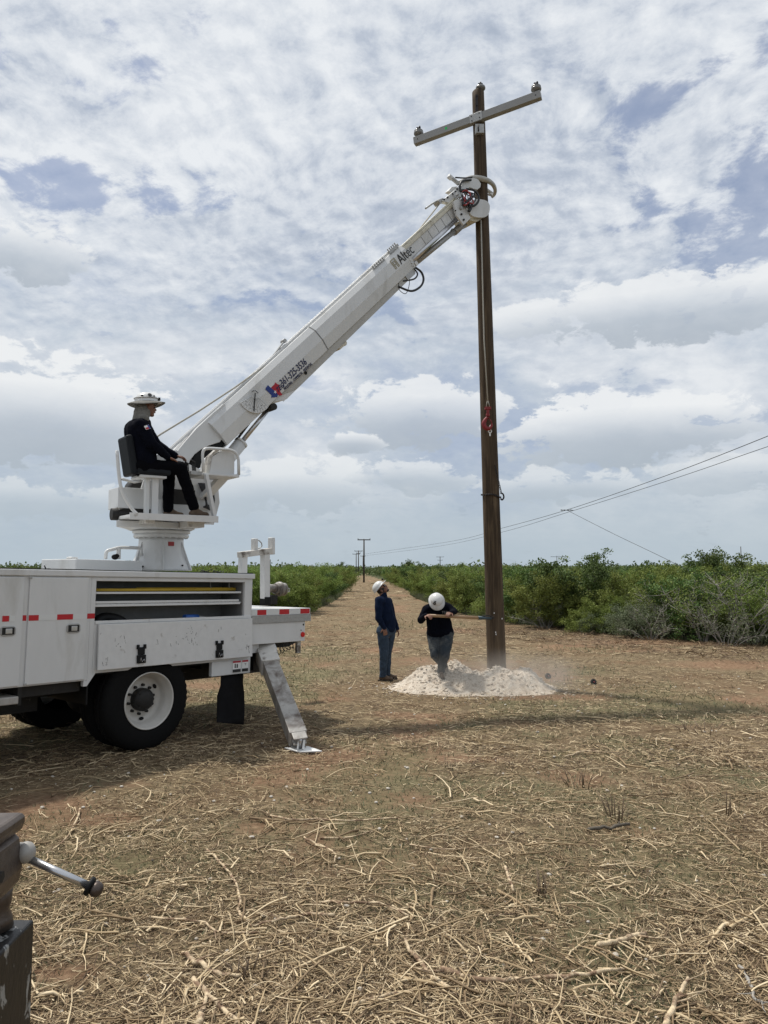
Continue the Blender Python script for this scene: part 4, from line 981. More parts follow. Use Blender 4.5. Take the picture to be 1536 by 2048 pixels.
# pole rack
mb = MB(); w = .075
x1_, x2_ = TL(497, 1108, -.1).x, TL(541, 1108, -.1).x
def tp(px, py, y=-.1): q = TL(px, py, y); return (q.x, q.y, q.z)
A_ = tp(486, 1142); B_ = tp(486, 1110); C_ = tp(543, 1103); D_ = tp(530, 1215); E_ = tp(530, 1106)
mb.obox((A_[0], A_[1], 1.16), B_, .10, .10, up=(0, 1, 0)); mb.obox((D_[0], D_[1], 1.55), E_, .11, .11, up=(0, 1, 0)); mb.build('rack_post', M['white2'], truck, .008)
mb = MB(); mb.obox((B_[0] - .06, B_[1], B_[2]), (C_[0] - .03, C_[1], C_[2] + .01), .13, .085); mb.build('rack_beam', M['dirty'], truck, .006)
G_ = tp(543, 1109); H_ = tp(543, 1075); mb = MB(); mb.obox(G_, H_, .075, .09, up=(0, 1, 0)); mb.build('rack_stake', M['white2'], truck, .012)
G_ = tp(509, 1104); H_ = tp(509, 1077); mb = MB(); mb.obox(G_, H_, .075, .085, up=(0, 1, 0)); st = mb.build('rack_stake', M['white2'], truck, .012)
mb = MB(); mb.tube([tp(511, 1080), tp(518, 1081), tp(523, 1086), tp(524, 1092), tp(520, 1096), tp(514, 1097)], .009, 7); mb.build('loop_handle', M['galv'], st)
mb = MB(); mb.obox((D_[0], D_[1] - .003, 1.553), (D_[0], D_[1] - .003, 1.68), .118, .118, up=(0, 1, 0)); mb.build('post_socket', M['black'], truck, .004)
# capstan winch behind the post
c0 = Vector(tp(540, 1176, .25)); c1 = Vector(tp(555, 1178, .25)); c2 = Vector(tp(571, 1180, .25)); c3 = Vector(tp(579, 1178, .25)); dd = (c3 - c0).normalized()
MB().cyl(c0 - dd * .05, c1, .065, .065).cyl(c1 - dd * .06, c1, .085, .085).build('winch_motor', M['leg'], truck, .004)
MB().lathe([(.075, 0), (.115, .01), (.12, .05), (.10, .10), (.105, .14), (.07, .17)], c1, dd, 20).build('capstan', M['leg'], truck)
mb = MB(); mb.tube([c2 + dd * .04 + Vector((0, 0, .035)) , c2 + dd * .09 + Vector((0, 0, .02)), c2 + dd * .09 + Vector((0, 0, -.02)), c2 + dd * .04 + Vector((0, 0, -.035))], .009, 6); mb.build('eye_bolt', M['galv'], truck)
mb = MB(); mb.obox(c1 - dd * .1 + Vector((0, 0, -.1)), (c1.x - .1, c1.y, 1.55), .12, .1, up=(1, 0, 0)); mb.build('winch_mount', M['grease'], truck, .004)
# mud flap
mb = MB(); fl = []
for i, (z_, yo, x0, x1) in enumerate(((.76, 0, 1.14, 1.50), (.62, .0, 1.14, 1.50), (.50, .02, 1.11, 1.53), (.34, -.02, 1.08, 1.53), (.20, -.05, 1.06, 1.52), (.10, -.06, 1.05, 1.51))):
    fl += [(x0, -1.17 + yo, z_ + (.09 if i == 5 else 0)), (x1, -1.17 + yo * .4, z_), (x1, -1.158 + yo * .4, z_), (x0, -1.158 + yo, z_ + (.09 if i == 5 else 0))]
n_ = 6; mb.add(fl, [(0, 1, 2, 3), (20, 23, 22, 21)] + [(i * 4 + j, i * 4 + (j + 1) % 4, i * 4 + 4 + (j + 1) % 4, i * 4 + 4 + j) for i in range(5) for j in range(4)], True)
mb.build('mud_flap', M['flap'], truck)

# wheels
def wheel(x, y, outer=True, side=-1, full=True, name='wheel'):
    r = .515; w = empty(name, None, None); w.parent = truck; w.location = (x + (.08 if x > -1 else 0), y, .562); w.scale = (1.09,) * 3
    wd = .255
    prof = [(.292, .01), (.33, .0), (.40, -.004), (.455, .004), (.490, .022), (.508, .045), (.515, .075), (.515, .105), (.505, .107), (.505, .115), (.515, .117), (.515, .14), (.505, .142), (.505, .15), (.515, .152), (.515, .18), (.508, .21), (.490, .233), (.455, .251), (.40, .259), (.33, .255), (.292, .245), (.280, .13), (.292, .01)]
    nn = 88
    def md(k, i, rr): return rr - (.011 if (i % 2) and (3 <= k <= 7 or 14 <= k <= 18) else 0)
    MB().lathe(prof, (0, 0, 0), (0, -side, 0), nn, md, caps=False).build('tyre', M['rubber'], w)
    if outer:
        rp = [(.291, .035), (.294, -.004), (.287, -.008), (.280, .004), (.272, .03), (.266, .05), (.255, .07), (.246, .10), (.240, .14), (.232, .16), (.20, .172), (.178, .176), (.172, .168), (.12, .168), (.05, .168), (.0, .168)]
        rim = MB().lathe(rp, (0, 0, 0), (0, -side, 0), 56, caps=False).build('rim', M['rim'], w)
        hub = MB().lathe([(.118, .168), (.118, .10), (.110, .085), (.095, .075), (.085, .06), (.060, .05), (.0, .048)], (0, 0, 0), (0, -side, 0), 28).build('hub', M['grease'], w)
        ax = Vector((0, -side, 0)); a = Vector((1, 0, 0)); b = Vector((0, 0, 1))
        for i in range(8):
            t = i * math.pi / 4; c = (a * math.cos(t) + b * math.sin(t)) * .092
            MB().cyl(c + ax * .085, c + ax * .066, .011, n=6).build('hub_bolt', M['grease'], hub)
        for i in range(10):
            t = i * math.pi / 5 + .2; c = (a * math.cos(t) + b * math.sin(t)) * .148
            MB().cyl(c + ax * .167, c + ax * .138, .017, .015, n=6).build('lug_nut', M['grease'], rim)
        for t in (.62, 2.7, 4.8):
            c = (a * math.cos(t) + b * math.sin(t)); c2_ = c.cross(ax)
            poly = [c * .212 + ax * .1655 + c2_ * .030 * math.cos(q) + (c * .75 - ax * .35) * .022 * math.sin(q) for q in [i * math.pi / 7 for i in range(14)]]
            mbh = MB(); mbh.add([p_ - c * .010 - ax * .006 for p_ in poly], [tuple(range(14))]); mbh.build('hand_hole', M['black'], rim)
    return w
wheel(.0, NY + .0, True, -1); wheel(0, NY + .30, False, -1, name='inner_wheel'); wheel(0, -NY, True, 1); wheel(0, -NY - .30, False, 1, name='inner_wheel')
wheel(-5.3, NY + .05, True, -1); wheel(-5.3, -NY - .05, True, 1)
# near outrigger: housing, sliding leg, foot
def outrigger():
    foot_w = gnd(604, 1500, .03); foot = TRK.inverted() @ foot_w
    top = TL(528, 1300, -1.05); bot = Vector((foot.x, foot.y + .03, foot.z + .06))
    leg_top = Vector((top.x, top.y, top.z))
    d = (bot - leg_top).normalized()
    up = Vector((1, 0, .35))
    ho = MB(); ho.obox(leg_top - d * .14, leg_top + d * .42, .23, .24, up=up); h = ho.build('outrigger_housing', M['dirty'], truck, .006)
    q0 = leg_top + d * .02; sd = d.cross(up).normalized(); u = sd.cross(d).normalized()
    ca = MB()
    # cover plate facing up the leg
    nrm = u if u.z > 0 else -u
    ca.obox(leg_top - d * .02 + nrm * .127, leg_top + d * .20 + nrm * .127, .23, .014, up=up); cp = ca.build('cover_plate', M['white2'], h, .004)
    for a in (-.055, .055):
        for b in (.03, .10, .17): c = leg_top + d * b + nrm * .134 + sd * a; MB().cyl(c, c + nrm * .01, .008, n=6).build('bolt', M['galv'], cp)
    le = MB(); le.obox(leg_top + d * .15, bot - d * .10, .19, .20, up=up); le.obox(bot - d * .104, bot + d * .0, .02, .15, up=up)
    for s_ in (-1, 1): le.obox(bot - d * .10 + sd * s_ * .086, bot + d * .02 + sd * s_ * .086, .016, .16, up=up)
    lg = le.build('outrigger_leg', M['leg'], truck, .006)
    MB().cyl(bot - sd * .09, bot + sd * .09, .018).build('pivot_pin', M['steel'], lg)
    ft = MB(TRK.inverted()); c = foot_w
    ft.prism([(c.x + a, c.y + b) for a, b in ((-.21, .10), (-.02, -.09), (.23, -.05), (.05, .17))], .02, .035, axis=2)
    for s_ in (-.03, .03): ft.obox((c.x + s_ - .02, c.y + .02, .03), (c.x + s_ - .01, c.y + .05, .13), .02, .09, up=(0, 1, 0))
    ft.build('outrigger_foot', M['decalwhite'], truck, .004)
    # far outrigger
    mb = MB(); mb.obox((1.75, 1.0, 1.05), (1.75, 2.3, .05), .17, .2); mb.box((1.6, 2.15, .01), (1.9, 2.5, .04)); mb.build('outrigger_leg', M['dirty'], truck, .006)
    pbox('outrigger_mount', 'white', [((1.66, -1.12, .98), (1.80, -1.0, 1.10))], bevel=.004)
    pbox('outrigger_crossbeam', 'grease', [((1.82, -1.0, .74), (2.02, 1.0, 1.08))], bevel=.004)
outrigger()
# bed equipment in front of the turret
tk = pbox('oil_tank', 'white', [((-.40, -.35, 1.16), (.50, .45, 2.155))], bevel=.01)
MB().cyl((-.25, 0, 2.155), (-.25, 0, 2.185), .07, .06).build('tank_cap', M['white'], tk)
f0 = [tp(211, 1118, -.1), tp(212, 1102, -.1), tp(240, 1095, -.1), tp(282, 1096, -.1), tp(284, 1112, -.1)]
mb = MB(); mb.tube(arc(f0, .04), .022, 8); mb.tube([tp(237, 1118, -.1), tp(237, 1097, -.1)], .028, 8); mb.build('guard_frame', M['white'], truck)
mb = MB(); c = Vector(tp(230, 1114, -.1)); mb.ell(c, (.045, .04, .035)); mb.ell(c + Vector((.03, 0, .015)), (.035, .03, .03)); mb.build('valve_knob', M['black'], truck)
mb = MB(); c = Vector(tp(95, 1137, -1.1)); mb.cyl(c + Vector((-.03, 0, -.01)), c + Vector((.03, 0, -.01)), .012).cyl(c + Vector((-.02, 0, 0)), c + Vector((-.035, 0, .03)), .006); mb.build('lid_stop', M['black'], truck)
# cab (out of the frame to the left)
mb = MB(); mb.prism([(-6.3, .75), (-3.5, .75), (-3.5, 2.55), (-4.7, 2.6), (-5.15, 1.85), (-6.3, 1.6)], -1.15, 1.15); cab = mb.build('cab', M['white'], truck, .03)
mb = MB(); mb.prism([(-4.95, 1.85), (-3.9, 1.85), (-3.9, 2.4), (-4.62, 2.4)], -1.156, 1.156); mb.build('cab_window', M['glass'], cab)
mb = MB(); mb.obox((-5.12, 0, 1.92), (-4.74, 0, 2.53), 1.9, .03, up=(-1, 0, .6)); mb.build('windscreen', M['glass'], cab)
pbox('front_bumper', 'galv', [((-6.42, -1.15, .5), (-6.3, 1.15, .8))], bevel=.02)

# ---- turret (vertices in the boom frame: x along the boom, y to its far side, z up)
def BM(): return MB(TB)
ox = 1.065
fr = BM(); 
def pedm(k, i, r): return r
fr.lathe([(.41, 2.02), (.405, 2.05), (.375, 2.12), (.33, 2.22), (.300, 2.32), (.292, 2.40), (.292, 2.47)], (0, 0, 0), n=40)
ped = fr.build('pedestal', M['white'], truck)
for a in range(0, 360, 60):
    t = R(a + 15); c, s = math.cos(t), math.sin(t); mb = BM(); p = lambda r, z: (c * r, s * r, z)
    n_ = Vector((-s, c, 0)) * .008
    vs = [Vector(p(.285, 2.40)), Vector(p(.30, 2.40)), Vector(p(.435, 2.035)), Vector(p(.40, 2.02))]
    mb.add([v - n_ for v in vs] + [v + n_ for v in vs], [(0, 1, 2, 3), (7, 6, 5, 4), (0, 4, 5, 1), (1, 5, 6, 2), (2, 6, 7, 3), (3, 7, 4, 0)]); mb.build('gusset', M['white'], ped)
mb = BM(); c = BL(342, 1088, .30); mb.box((c.x - .035, -.306, c.z - .025), (c.x + .04, -.26, c.z + .03)); mb.build('warning_plate', M['redhose'], ped)
for px, py in ((272, 1134), (292, 1133), (366, 1131)): c = BL(px, py, .38); BM().cyl((c.x, -math.sqrt(max(.01, .395 ** 2 - c.x ** 2)) - .008, c.z), (c.x, c.y + .12, c.z), .012, n=10).build('bolt', M['black'], ped)
ring = BM().lathe([(.345, 2.462), (.36, 2.47), (.36, 2.505), (.348, 2.51), (.348, 2.516), (.375, 2.52), (.375, 2.555), (.33, 2.56)], n=48).build('turntable_ring', M['white'], truck)
for i in range(24): t = i * math.pi / 12; BM().cyl((.335 * math.cos(t), .335 * math.sin(t), 2.45), (.335 * math.cos(t), .335 * math.sin(t), 2.475), .014, n=6).build('ring_bolt', M['white'], ring)
xl = BL(232, 1060, .55).x; mb = BM(); mb.prism([(xl, -.55), (-.30, -.64), (.30, -.42), (.42, 0), (.30, .40), (-.30, .40), (xl + .22, -.15)], 2.562, 2.645, axis=2); tb = mb.build('turntable', M['white'], truck, .008)
mb = BM(); mb.box((.05, -.80, 2.575), (.28, -.40, 2.652)); mb.build('step_bracket', M['dirty'], tb, .005)
mb = BM(); mb.box((-.50, -.85, 2.60), (-.38, -.45, 2.652)); mb.build('step_bracket', M['dirty'], tb, .005)
# turret cheeks, boom pivot
for y_ in (-.30, .27):
    mb = BM(); mb.prism([(-.42, 2.647), (.62, 2.647), (.70, 2.95), (.66, 3.30), (.25, 3.45), (.10, 3.62), (-.12, 3.62), (-.30, 3.40), (-.42, 2.95)], y_, y_ + .03); ck = mb.build('turret_side', M['white'], truck, .004)
BM().cyl((0, -.34, 3.48), (0, .34, 3.48), .05).build('boom_pivot', M['grease'], truck)
pb = BM(); pb.box((.0, -.306, 2.90), (.34, -.301, 3.10)); pb.build('data_plate', M['grease'], truck, 0)
pb = BM(); pb.box((.02, -.3065, 2.68), (.22, -.3015, 2.76)); pb.build('warning_label', M['inside'], truck, 0)
mb = BM(); mb.cyl((-.30, -.1, 3.1), (-.30, .22, 3.1), .15); mb.build('winch_drum', M['grease'], truck)
xc = BL(236, 1000, .52).x; mb = BM(); mb.box((xc, -.52, 2.80), (-.30, -.1, 3.06)); mb.build('control_box', M['white'], truck, .008)
mb = BM(); mb.box((-.26, -.60, 2.73), (-.06, -.42, 2.92)); mb.box((-.30, -.56, 2.60), (-.18, -.42, 2.76)); mb.build('valve_cover', M['white'], truck, .006)
mb = BM(); xm = BL(223, 1032, .5).x; mb.cyl((xm, -.48, 2.72), (xm + .08, -.48, 2.72), .075).cyl((xm + .08, -.48, 2.72), (-.30, -.48, 2.71), .062).box((xm + .15, -.5, 2.647), (-.25, -.3, 2.80)); mb.build('hydraulic_motor', M['grease'], truck, .004)
mb = BM()
for i in range(5): mb.tube(smoothpath([(.38 + i * .02, -.33, 3.2), (.45, -.40 - .01 * i, 2.98 - i * .02), (.52 - i * .02, -.38, 2.84 + i * .01), (.60, -.33, 2.95), (.58, -.32, 3.15)], 5), .010, 6)
mb.build('hydraulic_hose', M['hose'], truck)
# operator platform
def bt(px, py, v): q = BL(px, py, v); return (q.x, q.y, q.z)
xr = BL(436, 1041, 1.02).x; xf = BL(262, 1036, 1.02).x; mb = BM(); mb.box((xf, -1.02, 2.655), (xr - .02, -.44, 2.695)); pf = mb.build('platform', M['white'], truck, .006)
mb = BM(); mb.box((xf - .02, -1.035, 2.630), (xr, -1.022, 2.712)); mb.box((xr - .015, -1.03, 2.64), (xr, -.44, 2.71)); mb.build('platform_edge', M['white2'], pf, .003)
mb = BM()
for i in range(14): mb.cyl((xf + .08 + i * .05, -1.0 + .02 * (i % 2), 2.696), (xf + .08 + i * .05, -1.0 + .02 * (i % 2), 2.712), .008, n=5)
mb.build('grip_tread', M['dirty'], pf)
mb = BM(); mb.tube(arc([bt(407, 944, .95), bt(404.5, 906, .95), bt(410, 896, .95), bt(465, 900, .95), bt(477, 912, .95), bt(477.5, 950, .95)], .09), .020, 8); mb.tube([bt(477.5, 950, .95), bt(462, 952, .95)], .016, 8); mb.build('guard_rail', M['white'], truck)
c0 = BL(418, 947, .9); c1 = BL(468, 905, .9)
mb = BM(); mb.prism([(c0.x, c0.z), (c1.x + .01, c0.z), (c1.x + .01, c1.z + .01), (c1.x - .14, c1.z + .035), (c0.x + .04, c0.z + .22)], -.90, -.55); cb = mb.build('control_console', M['white'], truck, .006)
mb = BM(); mb.box((c0.x - .10, -.97, c0.z - .03), (c1.x + .05, -.50, c0.z - .004)); mb.build('console_shelf', M['white2'], truck, .004)
mb = BM(); mb.prism([(c0.x - .04, c0.z), (c0.x - .002, c0.z), (c0.x + .036, c0.z + .22), (c0.x + .16, c0.z + .33), (c0.x + .10, c0.z + .33), (c0.x - .01, c0.z + .22)], -.905, -.8); mb.build('console_bracket', M['dirty'], truck, .002)
for i in range(7):
    x_ = c0.x - .20 + (i % 4) * .035; y_ = -.86 + .05 * i
    lv = BM(); lv.cyl((x_, y_, c0.z + .0), (x_ - .02, y_, c0.z + .14), .006, n=6).ell((x_ - .022, y_, c0.z + .15), (.014, .014, .018), n=8, k=6); lv.build('control_lever', M['black'], truck)
mb = BM(); mb.box((c0.x - .24, -.90, c0.z - .03), (c0.x - .08, -.52, c0.z + .02)); mb.build('lever_bank', M['galv'], truck, .004)
mb = BM(); q0 = BL(412, 950, .97); q1 = BL(430, 1042, .97); mb.obox((q0.x, q0.y, q0.z), (q1.x, q1.y, q1.z), .04, .075, up=(0, 1, 0)); mb.build('console_post', M['white'], truck, .004)
mb = BM(); mb.obox((.62, -.62, 3.28), (.45, -.35, 3.0), .2, .05); mb.build('console_brace', M['white'], truck, .004)
# seat
sv = .72
mb = BM(); b0 = BL(250, 873, sv); b1 = BL(262, 952, sv)
mb.obox((b1.x, -sv, b1.z), (b0.x, -sv, b0.z), .37, .09, up=(1, 0, 0)); mb.build('seat_back', M['seatv'], truck, .03)
s0 = BL(268, 944, sv); s1 = BL(332, 944, sv)
mb = BM(); mb.box((s0.x - .02, -sv - .21, s0.z - .04), (s1.x, -sv + .21, s0.z + .05)); mb.build('seat_cushion', M['seatv'], truck, .03)
mb = BM(); mb.box((s0.x + .02, -sv - .18, s0.z - .075), (s0.x + .35, -sv + .18, s0.z - .045)); mb.obox((s0.x + .14, -sv - .07, 2.70), (s0.x + .14, -sv - .07, s0.z - .07), .05, .07, up=(0, 1, 0)); mb.obox((s0.x + .23, -sv - .10, 2.70), (s0.x + .23, -sv - .10, s0.z - .07), .08, .05, up=(0, 1, 0)); mb.build('seat_pedestal', M['white'], truck, .005)
mb = BM(); mb.tube(smoothpath([bt(234, 901, .98), bt(238, 950, .98), bt(245, 985, .98), bt(262, 1015, .98), bt(278, 1031, 1.0), bt(297, 1037, 1.02)], 5), .021, 8); mb.tube([bt(244, 958, .98), bt(268, 964, .85), bt(282, 962, .8)], .018, 8); mb.build('seat_guard_tube', M['white'], truck)

# ---- boom
BO = Vector((0, 0, 3.2)); bu = Vector((math.sqrt(.5), 0, math.sqrt(.5))); bw = Vector((-math.sqrt(.5), 0, math.sqrt(.5)))
BX = TB @ Matrix(((bu.x, 0, bw.x, BO.x), (0, 1, 0, 0), (bu.z, 0, bw.z, BO.z), (0, 0, 0, 1)))     # local: x=t along, y=far, z=w across
def bt2(px, py, v):       # pixel on plane v -> (t, y, w)
    q = BL(px, py, v); q = Vector((q.x, 0, q.z)) - BO; return Vector((q.dot(bu), -v, q.dot(bw)))
def BMX(): return MB(BX)
def hexsec(t0, t1, top=.165, bot=-.19, w=.21, tw=.13, tt=.25, mid=-.01, mw=.215, shell=0):
    pr = [(-tw, tt), (-w + .012, top), (-mw, mid), (-w + .035, bot), (w - .035, bot), (mw, mid), (w - .012, top), (tw, tt)]
    mb = BMX(); mb.prism(pr, t0, t1, axis=0); return mb
# base arm
bpx = [bt2(a, b, .15) for a, b in ((345, 914), (367, 887), (400, 861))]; bpb = [bt2(a, b, .15) for a, b in ((436, 868), (440, 884), (418, 891), (402, 899), (390, 908), (380, 921), (374, 940), (350, 940))]
mb = BMX(); mb.prism([(bpx[0].x, bpx[0].z), (bpx[1].x, bpx[1].z), (bpx[2].x, .262), (1.4, .262), (1.4, bpb[0].z)] + [(p_.x, p_.z) for p_ in bpb[1:]], -.15, .15); mb.build('boom_base', M['white'], truck, .006)
mb = BMX(); mb.prism([(.30, -.10), (.62, .02), (1.5, .02), (1.5, -.17), (.9, -.17), (.5, -.17)], -.125, .125); mb.build('boom_cavity_shade', M['black'], truck)  # solid black block standing in for the shaded hollow behind the sleeve end
b1_ = hexsec(1.02, 3.34); sleeve = b1_.build('boom_sleeve', M['white'], truck, .004)
b2_ = hexsec(3.35, 5.80, .160, -.185, .205, .125, .245); sleeve2 = b2_.build('boom_sleeve', M['white'], truck, .004)
mb = hexsec(3.335, 3.355, .166, -.191, .211, .131, .251, mw=.217); mb.build('sleeve_seam', M['inside'], sleeve)
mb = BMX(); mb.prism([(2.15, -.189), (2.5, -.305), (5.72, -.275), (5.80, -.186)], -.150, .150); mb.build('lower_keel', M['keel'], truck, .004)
mb = BMX(); mb.box((.95, -.145, -.20), (2.2, .145, -.188)); mb.prism([(2.0, -.19), (2.25, -.31), (2.55, -.305), (2.7, -.19)], -.14, .14); mb.build('cylinder_bracket', M['white'], truck, .004)
pn = bt2(547, 813.5, .15); BMX().cyl((pn.x, -.17, pn.z), (pn.x, .17, pn.z), .052).build('cylinder_pin', M['grease'], truck)
BMX().cyl((bt2(611, 746, .14).x, -.142, -.215), (3.1, -.12, -.215), .012, n=8).build('drain_hole', M['black'], truck)
c = bt2(611, 746, .15); BMX().cyl((c.x, -.16, c.z), (c.x, -.05, c.z), .025, n=16).build('pin_head', M['black'], truck)
# lift cylinder
ca_ = BO + bu * pn.x + bw * pn.z; cb_ = Vector((.42, 0, 2.95)); cm = BL(489, 890, 0); 
dd_ = (ca_ - cb_).normalized(); Lc = (Vector((cm.x, 0, cm.z)) - cb_).length
BM().cyl(cb_, cb_ + dd_ * Lc, .095).cyl(cb_ + dd_ * (Lc - .03), cb_ + dd_ * Lc, .102).build('lift_cylinder', M['white'], truck)
BM().cyl(cb_ + dd_ * Lc, ca_, .035).build('cylinder_rod', M['steel'], truck)
BM().cyl(cb_ + dd_ * Lc + Vector((-.09, -.03, .02)), ca_ + Vector((-.14, -.03, .0)), .018).build('hydraulic_pipe', M['hose'], truck)
# top channel and rope guides
mb = BMX(); mb.box((.35, -.06, .252), (5.7, -.03, .285)); mb.box((.35, .03, .252), (5.7, .06, .285)); mb.build('top_rail', M['white'], truck, .003)
mb = BMX(); mb.obox((2.62, -.02, .28), (2.9, -.02, .33), .05, .02); mb.cyl((2.9, -.05, .33), (2.9, .05, .33), .03, n=12); mb.build('rope_guide', M['galv'], truck)
mb = BMX()
for i in range(6): mb.cyl((5.05 + i * .055, -.13, .26), (5.05 + i * .055, -.13, .30), .012, n=6)
for i in range(5): mb.cyl((5.52 + i * .05, -.13, .27), (5.52 + i * .05, -.13, .34), .013, n=6)
mb.box((5.03, -.15, .25), (5.36, -.11, .262)); mb.box((5.50, -.15, .25), (5.76, -.11, .30)); mb.build('slide_pad_bolts', M['galv'], truck)
c = bt2(684, 690, .1); mb = BMX(); mb.box((c.x - .10, -.13, c.z - .03), (c.x + .02, .05, c.z + .08)); mb.cyl((c.x + .05, -.13, c.z), (c.x + .05, .05, c.z), .045, n=14); mb.build('slide_pad_block', M['cream'], truck, .01)
# boom angle gauge
c = bt2(509, 790, .22); ga = R(45)
def gz_(a, r): return (c.x + r * math.sin(a - ga + math.pi), 0, c.z + r * math.cos(a - ga + math.pi))
mb = BMX(); pg = [(c.x, c.z)]
dn = Vector((-math.sqrt(.5), -math.sqrt(.5)))   # world down in (t,w)
def fan(a, r): s_, k_ = math.sin(a), math.cos(a); return (c.x + r * 1.12 * (dn.x * k_ - dn.y * s_), c.z + r * 1.12 * (dn.x * s_ + dn.y * k_))
mb.prism([(c.x, c.z)] + [fan(R(-58 + i * 11.6), .235) for i in range(11)], -.232, -.222); gauge = mb.build('angle_gauge', M['white'], truck, .002)
mb = BMX()
for i in range(11): a = R(-55 + i * 11); p0, p1 = fan(a, .05), fan(a, .225); mb.obox((p0[0], -.2330, p0[1]), (p1[0], -.2330, p1[1]), .0015, .003, up=(0, 1, 0))
for i in range(10): a = R(-50 + i * 11); p0 = fan(a, .16 + .03 * (i % 2)); mb.cyl((p0[0], -.2338, p0[1]), (p0[0], -.2322, p0[1]), .007, n=8)
for i in range(5): a = R(130 + i * 22); p0 = fan(a, .055); mb.cyl((p0[0], -.2338, p0[1]), (p0[0], -.2215, p0[1]), .007, n=8)
mb.build('gauge_marks', M['inkblk'], gauge)
mb = BMX(); p0, p1 = fan(R(-4), -.02), fan(R(-4), .215); mb.obox((p0[0], -.240, p0[1]), (p1[0], -.240, p1[1]), .008, .022, up=(0, 1, 0)); mb.build('gauge_needle', M['grease'], gauge)
# upper inner boom
mb = BMX(); mb.box((5.78, -.155, .13), (7.55, .155, .19)); mb.box((5.78, -.14, .195), (7.5, -.10, .225)); mb.build('inner_boom', M['cream'], truck, .004)
mb = BMX(); mb.box((5.78, -.135, -.045), (7.60, .135, .128)); ib = mb.build('fibreglass_boom', M['white'], truck, .006)
mb = BMX()
for i in range(6): mb.box((6.3 + i * .21, -.1375, -.04), (6.31 + i * .21, -.1355, .12))
mb.build('depth_marks', M['inside'], ib)
mb = BMX(); mb.cyl((5.7, -.13, -.085), (7.55, -.13, -.085), .042); mb.cyl((5.75, .1, -.085), (7.5, .1, -.085), .042); mb.build('extension_tube', M['steel'], truck)
g0 = bt2(838, 520, 0); g1 = bt2(925, 449, 0); mb = BMX(); mb.cyl((g0.x - .05, 0, g0.z), (g1.x, 0, g1.z), .048); mb.cyl((g1.x - .28, 0, g1.z), (g1.x + .1, 0, g1.z), .062); ec = mb.build('extension_cylinder', M['galv'], truck)
lg_ = bt2(911, 466, 0); mb = BMX(); mb.obox((lg_.x - .05, 0, lg_.z + .10), (lg_.x - .03, 0, lg_.z - .02), .02, .08, up=(1, 0, 0)); mb.build('lifting_lug', M['galv'], truck, .006)
# end of sleeve clamps, hoses
mb = BMX()
for i in range(6): z_ = .12 - i * .055; mb.cyl((5.74, -.222, z_), (5.74, -.19, z_), .013, n=6)
mb.box((5.80, -.20, -.19), (5.86, .2, -.12)); mb.build('sleeve_collar', M['white2'], truck)
h0 = bt2(822, 552, .15)
mb = BMX(); mb.box((h0.x - .12, -.17, h0.z - .02), (h0.x + .08, -.05, h0.z + .07)); mb.cyl((h0.x + .1, -.15, h0.z), (h0.x + .1, -.05, h0.z + .02), .03, n=12); mb.build('hose_manifold', M['galv'], truck, .004)
def hose(pxs, r, nm='hydraulic_hose', m='hose', v=.15):
    vs = v if isinstance(v, (list, tuple)) else [v] * len(pxs)
    return BM().tube(smoothpath([bt(a, b, w_) for (a, b), w_ in zip(pxs, vs)], 6), r, 8).build(nm, M[m], truck)
hose([(831, 535), (843, 545), (847, 560), (840, 574), (822, 582), (796, 573)], .019)
hose([(828, 537), (835, 548), (828, 558), (806, 562)], .014)
hose([(815, 545), (819, 565), (812, 587), (799, 580), (797, 566)], .006)
# boom tip head
def prismpx(pxs, v0, v1, name, m, parent=None, bev=.004, hold=None):
    vm = (v0 + v1) / 2 if hold is None else hold
    pts = [bt2(a, b, vm) for a, b in pxs]; mb = BMX(); mb.prism([(p_.x, p_.z) for p_ in pts], -v0, -v1); return mb.build(name, M[m], parent or truck, bev)
def rnd_poly(cx, cy, rx, ry, rot=0, n=20, p_=2.6):
    out = []
    for i in range(n):
        t = 2 * math.pi * i / n; c_, s_ = math.cos(t), math.sin(t); x = rx * abs(c_) ** (2 / p_) * (1 if c_ > 0 else -1); y = ry * abs(s_) ** (2 / p_) * (1 if s_ > 0 else -1)
        out.append((cx + x * math.cos(rot) - y * math.sin(rot), cy + x * math.sin(rot) + y * math.cos(rot)))
    return out
prismpx([(905, 404), (918, 397), (927, 409), (940, 437), (926, 451), (912, 432)], .20, .24, 'boom_tip_plate', 'white')
for a, b in ((923, 428.5), (927.5, 439.5), (911, 421)): q = bt2(a, b, .25); BMX().cyl((q.x, -.262, q.z), (q.x, -.235, q.z), .018 if b > 425 else .010, n=12).build('pin', M['grease'], truck)
prismpx([(922, 440), (936, 436), (952, 437), (953, 441), (946, 448), (938, 451.5), (926, 449)], -.20, .19, 'boom_tip_block', 'cream')
prismpx(rnd_poly(957.5, 417.5, 21, 18.5, .1), .22, .26, 'pole_guide_plate', 'white', hold=.24)
prismpx(rnd_poly(957.5, 417.5, 20, 17.5, .1), -.26, -.22, 'pole_guide_plate', 'white', hold=-.1)
prismpx([(919, 374), (925, 362), (932, 359), (947, 358), (954, 361), (959, 369), (958, 376), (952, 381), (944, 379), (936, 376), (929, 382), (922, 390)], .12, .20, 'upper_guide_plate', 'white')
prismpx([(880, 404), (912, 378), (924, 366), (930, 374), (918, 392), (896, 408)], .02, .12, 'tip_side_plate', 'white')
for a, b in ((895, 395), (905, 388), (911, 384), (914, 378), (888, 399)): q = bt2(a, b, .12); BMX().cyl((q.x, -.13, q.z), (q.x, -.1, q.z), .017, n=10).build('plate_hole', M['black'], truck)
prismpx([(893, 384), (900, 376), (910, 375), (915, 381), (905, 390)], -.1, .0, 'sheave_guard', 'white')
prismpx([(871, 404), (880, 399), (884, 404), (876, 411)], -.05, .1, 'rope_roller', 'galv')
